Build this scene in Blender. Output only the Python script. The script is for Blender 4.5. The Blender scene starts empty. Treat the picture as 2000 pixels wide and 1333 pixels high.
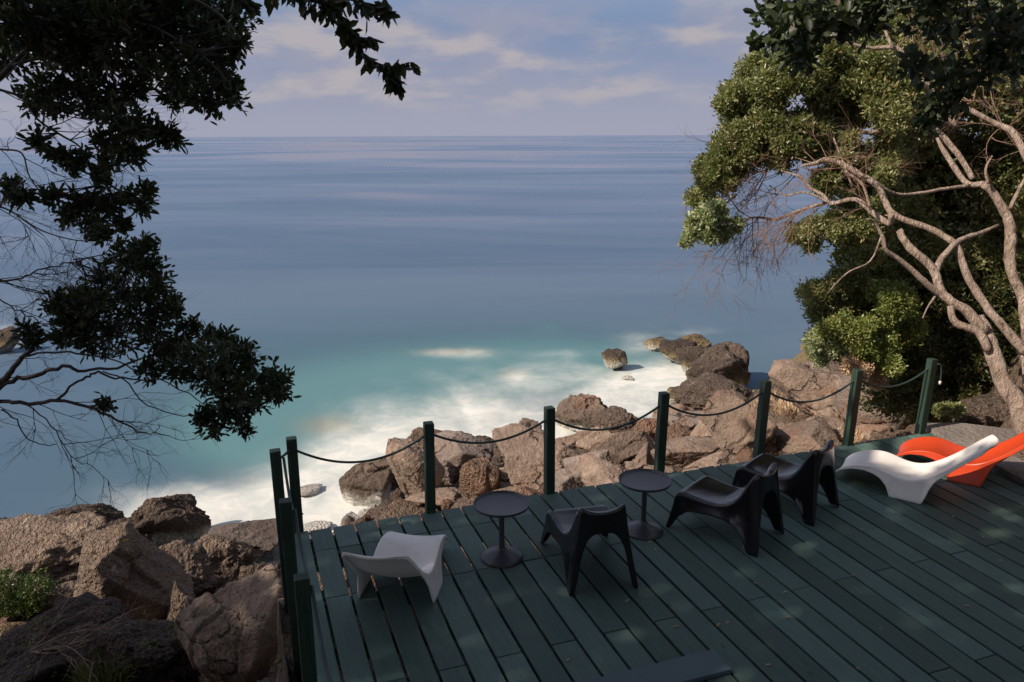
import bpy, bmesh, math, random
import numpy as np
from mathutils import Matrix, Vector
random.seed(7)
SC = bpy.context.scene
COL = SC.collection
PI = math.pi
# ------------------------------------------------------------------ camera
H = 3.4                      # eye above the deck
FPX, CX, CY = 1550.0, 1000.0, 666.5
PITCH = math.atan(401 / FPX); ROLL = math.radians(.22); YAW = math.radians(19.5)
FW = np.array([math.sin(YAW) * math.cos(PITCH), math.cos(YAW) * math.cos(PITCH), -math.sin(PITCH)])
_rt = np.array([math.cos(YAW), -math.sin(YAW), 0.0]); _up = np.cross(_rt, FW)
RT = _rt * math.cos(ROLL) - _up * math.sin(ROLL); UP = np.cross(RT, FW)
CAM = np.array([0, 0, H])
cd = bpy.data.cameras.new('camera'); cam = bpy.data.objects.new('camera', cd); COL.objects.link(cam)
cd.sensor_width = 36; cd.lens = FPX / 2000 * 36; cd.clip_start = .05; cd.clip_end = 300000
M = Matrix.Identity(4)
for i in range(3):
    M[i][0] = RT[i]; M[i][1] = UP[i]; M[i][2] = -FW[i]; M[i][3] = CAM[i]
cam.matrix_world = M
SC.camera = cam
# ------------------------------------------------------------------ light
SUN_EL = math.radians(39); SUN_AZ = math.radians(19.5 - 111)
SUN = np.array([math.sin(SUN_AZ) * math.cos(SUN_EL), math.cos(SUN_AZ) * math.cos(SUN_EL), math.sin(SUN_EL)])
sd = bpy.data.lights.new('sun', 'SUN'); sun = bpy.data.objects.new('sun', sd); COL.objects.link(sun)
sd.energy = 4.6; sd.angle = math.radians(.6); sd.color = (1.0, .86, .72)
sun.rotation_euler = Vector(SUN).to_track_quat('Z', 'Y').to_euler(); sun.location = (0, 0, 30)
SC.view_settings.view_transform = 'Standard'; SC.view_settings.look = 'None'
SC.view_settings.exposure = .3; SC.view_settings.gamma = 1; SC.view_settings.use_curve_mapping = False
SC.render.engine = 'CYCLES'
SC.cycles.max_bounces = 6; SC.cycles.diffuse_bounces = 3; SC.cycles.glossy_bounces = 3; SC.cycles.transmission_bounces = 3
SC.cycles.transparent_max_bounces = 6; SC.cycles.use_denoising = True
W = bpy.data.worlds.new('World'); SC.world = W; W.use_nodes = True


class N:                     # small node helper
    def __init__(s, tree):
        s.t = tree; s.n = tree.nodes; s.l = tree.links
    def new(s, typ, **k):
        n = s.n.new(typ)
        for a, v in k.items():
            setattr(n, a, v)
        return n
    def put(s, sock, v):
        if isinstance(v, bpy.types.NodeSocket): s.l.new(v, sock)
        elif v is not None:
            if isinstance(v, (tuple, list)) and len(v) == 3 and sock.type == 'RGBA': v = (*v, 1)
            sock.default_value = v
    def math(s, op, a, b=None, c=None, clamp=False):
        n = s.new('ShaderNodeMath', operation=op); n.use_clamp = clamp
        for i, v in enumerate((a, b, c)):
            if v is not None: s.put(n.inputs[i], v)
        return n.outputs[0]
    def mix(s, f, a, b, mode='MIX'):
        n = s.new('ShaderNodeMix', data_type='RGBA', blend_type=mode)
        s.put(n.inputs[0], f); s.put(n.inputs[6], a); s.put(n.inputs[7], b)
        return n.outputs[2]
    def noise(s, vec, scale, detail=4, rough=.55, dist=0.0):
        n = s.new('ShaderNodeTexNoise'); s.put(n.inputs['Vector'], vec)
        n.inputs['Scale'].default_value = scale; n.inputs['Detail'].default_value = detail
        n.inputs['Roughness'].default_value = rough; n.inputs['Distortion'].default_value = dist
        return n.outputs['Fac']
    def vor(s, vec, scale, feature='F1', rnd=1.0, out='Distance'):
        n = s.new('ShaderNodeTexVoronoi', feature=feature); s.put(n.inputs['Vector'], vec)
        n.inputs['Scale'].default_value = scale; n.inputs['Randomness'].default_value = rnd
        return n.outputs[out]
    def ramp(s, f, a, b):    # smooth 0..1 between a and b
        n = s.new('ShaderNodeMapRange', interpolation_type='SMOOTHSTEP'); s.put(n.inputs[0], f)
        n.inputs[1].default_value = a; n.inputs[2].default_value = b
        return n.outputs[0]
    def map(s, vec, scale=(1, 1, 1), rot=(0, 0, 0), loc=(0, 0, 0)):
        n = s.new('ShaderNodeMapping'); s.put(n.inputs[0], vec)
        n.inputs['Scale'].default_value = scale; n.inputs['Rotation'].default_value = rot; n.inputs['Location'].default_value = loc
        return n.outputs[0]
    def bump(s, h, strength, dist, normal=None):
        n = s.new('ShaderNodeBump'); s.put(n.inputs['Height'], h)
        n.inputs['Strength'].default_value = strength; n.inputs['Distance'].default_value = dist
        if normal is not None: s.put(n.inputs['Normal'], normal)
        return n.outputs[0]


def build_world():
    k = N(W.node_tree); k.n.clear()
    out = k.new('ShaderNodeOutputWorld'); bg = k.new('ShaderNodeBackground')
    sky = k.new('ShaderNodeTexSky', sky_type='NISHITA'); sky.sun_disc = False
    sky.sun_elevation = SUN_EL; sky.sun_rotation = SUN_AZ % (2 * PI); sky.altitude = 10; sky.air_density = 1.0; sky.dust_density = 1.2; sky.ozone_density = 2.0
    tc = k.new('ShaderNodeTexCoord').outputs['Generated']
    sep = k.new('ShaderNodeSeparateXYZ'); k.put(sep.inputs[0], tc)
    z = sep.outputs[2]
    tint = k.mix(1.0, sky.outputs[0], (.98, .86, .84), 'MULTIPLY')
    lowc = k.mix(k.ramp(z, 0, .15), (2.30, 2.38, 3.02), (1.25, 1.76, 2.85))
    c = k.mix(k.ramp(z, .30, .10), tint, lowc)
    # soft banks of cloud, smeared along the horizon by the long exposure
    v = k.map(tc, (1, 1, 3.1), (0, 0, YAW), (.62, .2, 0))
    n1 = k.noise(v, 5.4, 6, .55, .1); n2 = k.noise(k.map(tc, (1, 1, 4.5), (0, 0, YAW), (3.1, 2, .2)), 15, 4, .5, .2)
    dens = k.math('ADD', k.math('MULTIPLY', n1, .78), k.math('MULTIPLY', n2, .22))
    cl = k.ramp(dens, .355, .56)
    fac = k.math('MULTIPLY', k.math('MULTIPLY', cl, k.ramp(z, .012, .06)), k.math('SUBTRACT', .85, k.math('MULTIPLY', k.ramp(z, .22, .5), .35)))
    fac = k.math('MULTIPLY', fac, k.math('SUBTRACT', 1.0, k.math('MULTIPLY', k.ramp(z, .125, .165), k.math('MULTIPLY', k.ramp(z, .34, .17), .8))))
    n3 = k.noise(k.map(tc, (1, 1, 3.1), (0, 0, YAW), (.62, .2, .07)), 5.4, 6, .55, .1)
    lit = k.ramp(k.math('SUBTRACT', n1, n3), -.06, .10)
    ccol = k.mix(lit, (2.15, 2.20, 2.85), (3.15, 2.86, 2.95))
    ccol = k.mix(k.ramp(z, .12, .45), ccol, (3.5, 3.4, 3.7))
    c = k.mix(fac, c, ccol)
    k.put(bg.inputs[0], c); bg.inputs[1].default_value = .125
    k.l.new(bg.outputs[0], out.inputs[0])
build_world()

# ------------------------------------------------------------------ helpers
def ray(px, py): return FW + RT * (px - CX) / FPX - UP * (py - CY) / FPX
def P(px, py, zc): return CAM + ray(px, py) * zc
def onz(px, py, z):
    r = ray(px, py); return CAM + r * ((z - H) / r[2])
def proj(p):
    d = np.asarray(p) - CAM; zc = d @ FW
    return CX + FPX * (d @ RT) / zc, CY - FPX * (d @ UP) / zc, zc
SEA = -4.5

def mesh_obj(name, verts, faces, mat, parent=None, smooth=True, link=True):
    """faces: list of (n,k) int arrays"""
    me = bpy.data.meshes.new(name)
    verts = np.asarray(verts, np.float32)
    if isinstance(faces, np.ndarray): faces = [faces]
    faces = [np.asarray(f, np.int32) for f in faces if len(f)]
    me.vertices.add(len(verts)); me.vertices.foreach_set('co', verts.ravel())
    nl = sum(f.size for f in faces); npoly = sum(len(f) for f in faces)
    me.loops.add(nl); me.loops.foreach_set('vertex_index', np.concatenate([f.ravel() for f in faces]))
    tot = np.concatenate([np.full(len(f), f.shape[1], np.int32) for f in faces])
    st = np.concatenate([[0], np.cumsum(tot)[:-1]]).astype(np.int32)
    me.polygons.add(npoly); me.polygons.foreach_set('loop_start', st); me.polygons.foreach_set('loop_total', tot)
    me.polygons.foreach_set('use_smooth', np.full(npoly, smooth, bool))
    me.update(calc_edges=True); me.validate()
    if mat: me.materials.append(mat)
    o = bpy.data.objects.new(name, me)
    if link: COL.objects.link(o)
    if parent: o.parent = parent
    return o

def empty(name, loc=(0, 0, 0), rz=0.0):
    o = bpy.data.objects.new(name, None); o.empty_display_size = .2; COL.objects.link(o)
    o.location = loc; o.rotation_euler = (0, 0, rz); return o

def tag(o, label=None, cat=None, group=None, kind=None):
    if label: o['label'] = label
    if cat: o['category'] = cat
    if group: o['group'] = group
    if kind: o['kind'] = kind
    return o

def copy_tree(o, parent=None):
    c = o.copy(); COL.objects.link(c); c.parent = parent
    for ch in o.children: copy_tree(ch, c)
    return c

class MB:                    # collects verts and faces
    def __init__(s): s.v = []; s.f = {}; s.n = 0
    def add(s, v, *fs):
        v = np.asarray(v, float)
        for f in fs:
            f = np.asarray(f, int)
            if len(f): s.f.setdefault(f.shape[1], []).append(f + s.n)
        s.v.append(v); s.n += len(v)
    def box(s, c, size, rot=None, bev=0.0):
        x, y, z = np.asarray(size) / 2; b = bev
        if b:
            pr = [(-x + b, -y), (x - b, -y), (x, -y + b), (x, y - b), (x - b, y), (-x + b, y), (-x, y - b), (-x, -y + b)]
            pi = [(px * (1 - b / x), py * (1 - b / y)) for px, py in pr]
            v = [(*q, -z) for q in pi] + [(*q, -z + b) for q in pr] + [(*q, z - b) for q in pr] + [(*q, z) for q in pi]
            f4 = []
            for r in range(3):
                for i in range(8): j = (i + 1) % 8; f4.append((r * 8 + i, r * 8 + j, (r + 1) * 8 + j, (r + 1) * 8 + i))
            f8 = [list(range(7, -1, -1)), list(range(24, 32))]
            v = np.array(v, float)
            if rot is not None: v = v @ np.array(rot).T
            s.add(v + np.asarray(c), np.array(f4), np.array(f8)); return
        v = np.array([(i, j, k) for i in (-x, x) for j in (-y, y) for k in (-z, z)], float)
        f = [(0, 1, 3, 2), (4, 6, 7, 5), (0, 4, 5, 1), (2, 3, 7, 6), (0, 2, 6, 4), (1, 5, 7, 3)]
        if rot is not None: v = v @ np.array(rot).T
        s.add(v + np.asarray(c), np.array(f))
    def tube(s, pts, rad, n=8, cap=True):
        pts = np.asarray(pts, float); k = len(pts)
        rad = np.broadcast_to(np.asarray(rad, float), (k,))
        tg = np.gradient(pts, axis=0); tg /= np.linalg.norm(tg, axis=1)[:, None] + 1e-9
        u = np.cross(tg[0], [0, 0, 1.0]);
        if np.linalg.norm(u) < .1: u = np.cross(tg[0], [1.0, 0, 0])
        rings = []
        a = np.linspace(0, 2 * PI, n, endpoint=False)
        for i in range(k):
            u = u - tg[i] * (u @ tg[i]); u /= np.linalg.norm(u) + 1e-9; w = np.cross(tg[i], u)
            rings.append(pts[i] + rad[i] * (np.cos(a)[:, None] * u + np.sin(a)[:, None] * w))
        v = np.concatenate(rings); i = np.arange(n); j = (i + 1) % n
        f = np.concatenate([np.stack([r * n + i, r * n + j, (r + 1) * n + j, (r + 1) * n + i], 1) for r in range(k - 1)])
        s.add(v, f)
        if cap and n > 3:
            c = s.n - len(v)
            s.f.setdefault(n, []).append(np.array([np.arange(n)[::-1] + c, np.arange(n) + c + (k - 1) * n]))
    def lathe(s, prof, n=32, c=(0, 0, 0)):
        prof = np.array(prof, float); a = np.linspace(0, 2 * PI, n, endpoint=False)
        v = np.array([(r * math.cos(t), r * math.sin(t), z) for r, z in prof for t in a]) + np.asarray(c)
        i = np.arange(n); j = (i + 1) % n
        f = np.concatenate([np.stack([r * n + i, r * n + j, (r + 1) * n + j, (r + 1) * n + i], 1) for r in range(len(prof) - 1)])
        s.add(v, f)
    def build(s, name, mat, parent=None, smooth=True):
        return mesh_obj(name, np.concatenate(s.v), [np.concatenate(x) for x in s.f.values()], mat, parent, smooth)

def catmull(pts, m=4):
    p = np.asarray(pts, float)
    if len(p) < 3 or m < 2: return p
    q = np.vstack([2 * p[0] - p[1], p, 2 * p[-1] - p[-2]]); out = []
    for i in range(1, len(q) - 2):
        for t in np.linspace(0, 1, m, endpoint=False):
            out.append(.5 * ((2 * q[i]) + (-q[i - 1] + q[i + 1]) * t + (2 * q[i - 1] - 5 * q[i] + 4 * q[i + 1] - q[i + 2]) * t * t + (-q[i - 1] + 3 * q[i] - 3 * q[i + 1] + q[i + 2]) * t ** 3))
    out.append(p[-1]); return np.array(out)

# vectorised gradient noise
_pr = np.random.RandomState(3); _perm = _pr.permutation(256); _perm = np.concatenate([_perm, _perm, _perm])
_g = _pr.normal(size=(256, 3)); _g /= np.linalg.norm(_g, axis=1)[:, None]
def gnoise(p):
    p = np.asarray(p, float); i = np.floor(p).astype(int); f = p - i; i &= 255
    u = f * f * f * (f * (f * 6 - 15) + 10); r = 0
    for dx in (0, 1):
        for dy in (0, 1):
            for dz in (0, 1):
                h = _perm[_perm[_perm[(i[:, 0] + dx) & 255] + ((i[:, 1] + dy) & 255)] + ((i[:, 2] + dz) & 255)] & 255
                d = ((f - (dx, dy, dz)) * _g[h]).sum(1)
                w = (u[:, 0] if dx else 1 - u[:, 0]) * (u[:, 1] if dy else 1 - u[:, 1]) * (u[:, 2] if dz else 1 - u[:, 2])
                r = r + d * w
    return r * 1.6
def fbm(p, oct=4, gain=.5):
    a = 1; r = 0; p = np.asarray(p, float)
    for o in range(oct): r = r + a * gnoise(p + o * 17.3); p = p * 2.03; a *= gain
    return r
def ridged(p, oct=4):
    a = 1; r = 0; p = np.asarray(p, float)
    for o in range(oct): r = r + a * (1 - 2 * np.abs(gnoise(p + o * 9.1))); p = p * 2.1; a *= .5
    return r

# ------------------------------------------------------------------ materials
def mat(name, build):
    m = bpy.data.materials.new(name); m.use_nodes = True; k = N(m.node_tree); k.n.clear()
    out = k.new('ShaderNodeOutputMaterial'); b = k.new('ShaderNodeBsdfPrincipled')
    r = build(k, b)
    k.l.new(r if r is not None else b.outputs[0], out.inputs[0]); return m
def geo(k): return k.new('ShaderNodeNewGeometry')

def rock_mat(name, c1, c2, c3, lichen=.25, pit=.5, fine=1.0, wet=True, cracks=0.0):
    def f(k, b):
        g = geo(k); pos = g.outputs['Position']
        ob = k.new('ShaderNodeObjectInfo').outputs['Random']
        a = k.noise(pos, 1.3, 6, .6, .4); c = k.noise(pos, 6.5, 6, .65, .2); d = k.noise(pos, 34, 5, .7)
        col = k.mix(k.ramp(a, .35, .65), c1, c2)
        col = k.mix(k.math('MULTIPLY', k.ramp(c, .42, .7), .8), col, c3)
        col = k.mix(k.math('MULTIPLY', k.ramp(d, .35, .75), .35), col, (.38, .30, .23), 'MIX')
        hv = k.math('ADD', .78, k.math('MULTIPLY', ob, .44))
        hs = k.new('ShaderNodeHueSaturation'); k.put(hs.inputs['Color'], col); k.put(hs.inputs['Value'], hv); col = hs.outputs[0]
        # pale specks and crusts
        v = k.vor(pos, 26); sp = k.math('MULTIPLY', k.ramp(v, .16, .08), k.ramp(c, .48, .62))
        col = k.mix(k.math('MULTIPLY', sp, lichen), col, (.62, .55, .45))
        bl = k.math('MULTIPLY', k.ramp(k.noise(pos, 3.3, 5, .7, .8), .6, .68), lichen)
        col = k.mix(bl, col, (.50, .42, .31))
        sz = k.new('ShaderNodeSeparateXYZ'); k.put(sz.inputs[0], pos); z = sz.outputs[2]
        ck = None
        if cracks:
            wv = k.new('ShaderNodeTexNoise'); k.put(wv.inputs['Vector'], pos); wv.inputs['Scale'].default_value = 1.7; wv.inputs['Detail'].default_value = 5
            wa = k.new('ShaderNodeVectorMath', operation='MULTIPLY_ADD'); k.put(wa.inputs[0], wv.outputs['Color']); wa.inputs[1].default_value = (.9, .9, .9); k.put(wa.inputs[2], pos)
            ck = k.math('MULTIPLY', k.ramp(k.vor(wa.outputs[0], .85, 'DISTANCE_TO_EDGE'), .022, .003), k.ramp(a, .44, .56))
            col = k.mix(k.math('MULTIPLY', ck, .75 * cracks), col, (.05, .035, .028))
            rd = k.math('MULTIPLY', k.ramp(k.noise(pos, .9, 5, .65, .6), .52, .66), .55)
            col = k.mix(rd, col, (.23, .12, .075))
        if wet:  # algae band over the tide line, and the milky wash where the swell keeps breaking
            jit = k.math('MULTIPLY', k.math('SUBTRACT', k.noise(pos, 2.2, 4, .6), .5), .8)
            zz = k.math('ADD', z, jit)
            yfar = k.ramp(k.math('ADD', sz.outputs[1], k.math('MULTIPLY', sz.outputs[0], .2)), 19.5, 22)
            col = k.mix(k.math('MULTIPLY', k.ramp(zz, SEA + 1.15, SEA + .6), .6), col, (.055, .042, .034))
            col = k.mix(k.math('MULTIPLY', k.math('MULTIPLY', k.ramp(zz, SEA + .62, SEA + .25), yfar), .7), col, (.36, .275, .13))
            col = k.mix(k.math('MULTIPLY', k.ramp(zz, SEA + .42, SEA + .02), k.math('MULTIPLY', k.ramp(sz.outputs[0], 15.6, 14.6), .85)), col, (.72, .70, .64))
        k.put(b.inputs['Base Color'], col); b.inputs['Roughness'].default_value = .82
        b.inputs['Specular IOR Level'].default_value = .25
        pv = k.vor(pos, 17); pv2 = k.vor(pos, 46)
        hgt = k.math('ADD', k.math('MULTIPLY', c, 1.2), k.math('MULTIPLY', d, .5))
        hgt = k.math('ADD', hgt, k.math('MULTIPLY', k.math('ADD', pv, k.math('MULTIPLY', pv2, .5)), pit))
        if ck is not None: hgt = k.math('SUBTRACT', hgt, k.math('MULTIPLY', ck, 1.4))
        k.put(b.inputs['Normal'], k.bump(hgt, .9, .07 * fine))
    return mat(name, f)
M_ROCK = rock_mat('basalt_smooth', (.255, .188, .145), (.155, .115, .09), (.325, .245, .19), .3, .25, .95, cracks=1.0)
M_ROCKG = rock_mat('basalt_grey', (.22, .18, .158), (.14, .115, .105), (.29, .235, .20), .3, .25, .9, cracks=1.0)
M_ROCKR = rock_mat('basalt_rough_red', (.24, .13, .085), (.13, .085, .06), (.33, .20, .13), .6, 1.1, 1.5)
M_ROCKD = rock_mat('lava_rough_brown', (.13, .092, .07), (.085, .062, .05), (.20, .145, .105), .5, 1.1, 1.6)
M_ROCKSHADE = rock_mat('shade_dark_rock', (.050, .038, .032), (.030, .024, .021), (.075, .055, .042), .25, 1.1, 1.8)  # for the added corner rocks: tree shade painted into their colour
M_GROUND = rock_mat('rubble_ground', (.16, .11, .08), (.09, .065, .05), (.24, .17, .12), .6, 1.0, 1.5)

def f_deck(k, b):
    tc = k.new('ShaderNodeTexCoord').outputs['Object']; pos = geo(k).outputs['Position']
    ob = k.new('ShaderNodeObjectInfo').outputs['Random']
    off = k.new('ShaderNodeCombineXYZ'); k.put(off.inputs[0], k.math('MULTIPLY', ob, 37.0)); k.put(off.inputs[1], k.math('MULTIPLY', ob, 11.0))
    va = k.new('ShaderNodeVectorMath', operation='ADD'); k.put(va.inputs[0], pos); k.put(va.inputs[1], off.outputs[0])
    g = k.noise(k.map(va.outputs[0], (34, 1.6, 10)), 2.2, 6, .65, .6)
    w = k.noise(va.outputs[0], 2.3, 5, .6, .3); kn = k.vor(k.map(va.outputs[0], (1, .45, 1)), 4.2)
    col = k.mix(k.ramp(g, .3, .7), (.055, .104, .088), (.090, .146, .124))
    col = k.mix(k.math('MULTIPLY', k.ramp(w, .42, .72), .55), col, (.095, .138, .122))
    col = k.mix(k.math('MULTIPLY', k.ramp(kn, .055, .03), .75), col, (.03, .042, .034))
    col = k.mix(k.math('MULTIPLY', k.ramp(k.noise(pos, 11, 5, .75, 1.0), .66, .72), .35), col, (.15, .16, .13))
    hs = k.new('ShaderNodeHueSaturation'); k.put(hs.inputs['Color'], col); k.put(hs.inputs['Value'], k.math('ADD', .72, k.math('MULTIPLY', ob, .56)))
    k.put(hs.inputs['Hue'], k.math('ADD', .49, k.math('MULTIPLY', ob, .02)))
    k.put(b.inputs['Base Color'], hs.outputs[0])
    k.put(b.inputs['Roughness'], k.math('ADD', .5, k.math('MULTIPLY', w, .3))); b.inputs['Specular IOR Level'].default_value = .38
    k.put(b.inputs['Normal'], k.bump(k.math('ADD', g, k.math('MULTIPLY', w, .4)), .35, .006))
M_DECK = mat('green_stained_wood', f_deck)
def f_post(k, b):
    pos = geo(k).outputs['Position']
    g = k.noise(k.map(pos, (22, 22, 1.3)), 2.0, 5, .6, .4)
    k.put(b.inputs['Base Color'], k.mix(k.ramp(g, .3, .7), (.011, .031, .019), (.022, .052, .031))); b.inputs['Roughness'].default_value = .6
    k.put(b.inputs['Normal'], k.bump(g, .4, .006))
M_POST = mat('green_post_paint', f_post)
def f_rope(k, b):
    pos = geo(k).outputs['Position']
    k.put(b.inputs['Base Color'], (.022, .048, .042)); b.inputs['Roughness'].default_value = .6
    k.put(b.inputs['Normal'], k.bump(k.noise(pos, 160, 2), .8, .004))
M_ROPE = mat('green_rope', f_rope)
def plastic(name, c, rough, dirt=.15, spec=.5, dcol=None):
    def f(k, b):
        pos = geo(k).outputs['Position']; n = k.noise(pos, 7, 6, .7, .6); n2 = k.noise(pos, 60, 3, .6)
        d = dcol or tuple(x * .55 for x in c)
        col = k.mix(k.math('MULTIPLY', k.ramp(n, .48, .75), dirt), c, d)
        k.put(b.inputs['Base Color'], col); k.put(b.inputs['Roughness'], k.math('ADD', rough, k.math('MULTIPLY', n, .12)))
        b.inputs['Specular IOR Level'].default_value = spec
        k.put(b.inputs['Normal'], k.bump(k.math('ADD', n2, n), .08, .003))
    return mat(name, f)
M_BLACK = plastic('black_gloss_plastic', (.009, .009, .011), .10, .25, .6, (.035, .033, .03))
M_WHITE = plastic('white_moulded_plastic', (.80, .77, .72), .30, .5, .45, (.60, .55, .48))
M_ORANGE = plastic('orange_moulded_plastic', (.58, .060, .016), .30, .35, .45, (.42, .06, .02))
M_TABLE = plastic('dark_grey_metal', (.052, .052, .060), .30, .3, .55)
def f_conc(k, b):
    pos = geo(k).outputs['Position']; n = k.noise(pos, 3, 6, .65, .4); m = k.noise(pos, 30, 5, .75); v = k.vor(pos, 22)
    col = k.mix(k.ramp(n, .3, .7), (.26, .225, .195), (.19, .165, .15))
    col = k.mix(k.math('MULTIPLY', k.ramp(m, .5, .75), .5), col, (.12, .10, .09))
    k.put(b.inputs['Base Color'], col); b.inputs['Roughness'].default_value = .9
    k.put(b.inputs['Normal'], k.bump(k.math('ADD', m, k.math('MULTIPLY', v, .8)), .9, .03))
M_CONC = mat('rough_concrete', f_conc)
def f_bark(k, b):
    pos = geo(k).outputs['Position']; n = k.noise(pos, 4, 5, .6, .5); m = k.noise(k.map(pos, (1, 1, .25)), 42, 5, .7, .6)
    fl = k.noise(k.map(pos, (1, 1, .35)), 15, 5, .7, 1.2)
    col = k.mix(k.ramp(n, .35, .65), (.66, .53, .43), (.47, .36, .28))
    col = k.mix(k.math('MULTIPLY', k.ramp(fl, .5, .62), .6), col, (.14, .09, .065))
    col = k.mix(k.math('MULTIPLY', k.ramp(m, .5, .8), .4), col, (.5, .38, .29))
    k.put(b.inputs['Base Color'], col); b.inputs['Roughness'].default_value = .85; b.inputs['Specular IOR Level'].default_value = .2
    k.put(b.inputs['Normal'], k.bump(k.math('ADD', m, k.math('MULTIPLY', fl, 2.2)), 1.0, .05))
M_BARK = mat('flaky_bark', f_bark)
M_TWIG = mat('brown_twig', lambda k, b: (k.put(b.inputs['Base Color'], k.mix(k.noise(geo(k).outputs['Position'], 5, 3), (.16, .09, .06), (.30, .19, .13))), None)[1])
M_TWIGD = mat('dark_twig', lambda k, b: (k.put(b.inputs['Base Color'], (.045, .032, .026)), None)[1])
def leaf_mat(name, ca, cb, cc, accent, rough=.42, trans=.25, patch=.55):
    def f(k, b):
        g = geo(k); pos = g.outputs['Position']; r = g.outputs['Random Per Island']
        n = k.noise(pos, patch, 3, .6, .3)
        f1 = k.math('ADD', k.math('MULTIPLY', r, .55), k.math('MULTIPLY', n, .75))
        col = k.mix(k.ramp(f1, .25, .9), ca, cb)
        col = k.mix(k.ramp(k.math('ADD', n, k.math('MULTIPLY', r, .3)), .62, .8), col, cc)
        col = k.mix(k.ramp(r, .955, .97), col, accent)
        k.put(b.inputs['Base Color'], col); b.inputs['Roughness'].default_value = rough; b.inputs['Specular IOR Level'].default_value = .5
        t = k.new('ShaderNodeBsdfTranslucent'); k.put(t.inputs[0], k.mix(1.0, col, (1.5, 1.9, .7), 'MULTIPLY'))
        mx = k.new('ShaderNodeMixShader'); mx.inputs[0].default_value = trans
        k.l.new(b.outputs[0], mx.inputs[1]); k.l.new(t.outputs[0], mx.inputs[2]); return mx.outputs[0]
    return mat(name, f)
M_LEAF = leaf_mat('pohutukawa_leaf', (.075, .095, .030), (.19, .205, .080), (.31, .31, .15), (.28, .16, .06), .36)
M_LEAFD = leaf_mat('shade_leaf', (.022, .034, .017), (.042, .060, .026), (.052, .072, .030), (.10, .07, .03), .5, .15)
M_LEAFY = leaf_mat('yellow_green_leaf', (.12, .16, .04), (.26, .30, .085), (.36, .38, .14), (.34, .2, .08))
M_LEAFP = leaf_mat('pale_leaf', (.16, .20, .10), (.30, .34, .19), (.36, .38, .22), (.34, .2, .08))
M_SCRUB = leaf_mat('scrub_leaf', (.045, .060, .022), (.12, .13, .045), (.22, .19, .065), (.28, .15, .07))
M_DRY = leaf_mat('dry_grass_blade', (.44, .31, .19), (.58, .44, .29), (.60, .42, .27), (.2, .13, .07), .7, .04, 2)
M_GRASS = leaf_mat('olive_grass_blade', (.05, .07, .02), (.12, .13, .04), (.16, .15, .06), (.3, .25, .12), .6, .3, 2)
M_YEL = mat('yellow_flower', lambda k, b: (k.put(b.inputs['Base Color'], (.75, .55, .02)), None)[1])
M_FALL = leaf_mat('fallen_leaf', (.30, .14, .05), (.42, .26, .11), (.45, .36, .2), (.5, .12, .05), .6, .1, 3)

# ------------------------------------------------------------------ terrain
_cx = np.array([-30, -5, -1, 1.3, 1.9, 3.4, 6, 9.7, 12, 14.6, 18, 24, 40.])
_cy = np.array([19, 16.8, 15.3, 15.4, 16.3, 17.4, 18.4, 18.9, 19.9, 20.3, 22.5, 28, 40.])
def sstep(x): x = np.clip(x, 0, 1); return x * x * (3 - 2 * x)
def terrain(x, y):
    x = np.asarray(x, float); y = np.asarray(y, float)
    d = np.interp(x, _cx, _cy) - y
    t = SEA - .35 + .30 * np.clip(d, -8, 14) + .35 * sstep(d / 2.5) * (x > .5)
    t = np.where(d < 0, SEA - .35 + .5 * np.clip(d, -6, 0), t)
    # shaded hummock below the camera's side of the deck
    t = t + 1.05 * np.exp(-(((x + 2.6) / 2.0) ** 2 + ((y - 5.9) / 2.0) ** 2))
    # wooded bank beside the deck
    s = x - (7.9 + .95 * (y - 6.6))
    t = t + (sstep(s / 2.2) * 2.6 + sstep((s - 2) / 8) * 4.5)
    und = (x > .1) & (x < 7.6) & (y < 7.2)
    t = np.where(und, -.62 - .7 * sstep((y - 6.75) / .45), t)
    r8 = (x > 7.3) & (x < 9.6) & (y < 6.9) & (y > 0)
    t = np.where(r8, np.minimum(t, -.02 + .35 * sstep((x - 8.3) / 1.5)), t)
    return t
def terrain_hit(px, py, lo=SEA):
    r = ray(px, py); ts = np.arange(3.5, 60, .04); q = CAM + ts[:, None] * r
    g = np.maximum(terrain(q[:, 0], q[:, 1]), lo); i = np.argmax(q[:, 2] < g)
    return ts[i] if q[i, 2] < g[i] else 60.
def make_ground():
    xs = np.concatenate([np.linspace(-40, -9, 40), np.arange(-8.9, 19, .11), np.linspace(19.2, 60, 60)])
    ys = np.concatenate([np.linspace(-30, -1, 40), np.arange(-.9, 24, .11), np.linspace(24.3, 50, 30)])
    X, Y = np.meshgrid(xs, ys); x = X.ravel(); y = Y.ravel(); z = terrain(x, y)
    p = np.stack([x, y, z * 0], 1)
    amp = np.where((x > .2) & (x < 7.6) & (y < 6.9) & (y > -5), .25, 1)
    z = z + amp * (.28 * ridged(p * .8, 4) * .6 + .11 * fbm(p * 4.5, 4) + .04 * ridged(p * 9, 2)) - .12
    nx = len(xs); a = np.arange(len(ys) - 1)[:, None] * nx + np.arange(nx - 1)[None]; a = a.ravel()
    o = mesh_obj('rocky_ground', np.stack([x, y, z], 1), np.stack([a, a + 1, a + nx + 1, a + nx], 1), M_GROUND)
    tag(o, 'brown rubble slope falling from the deck to the water', kind='structure')
make_ground()

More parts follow.
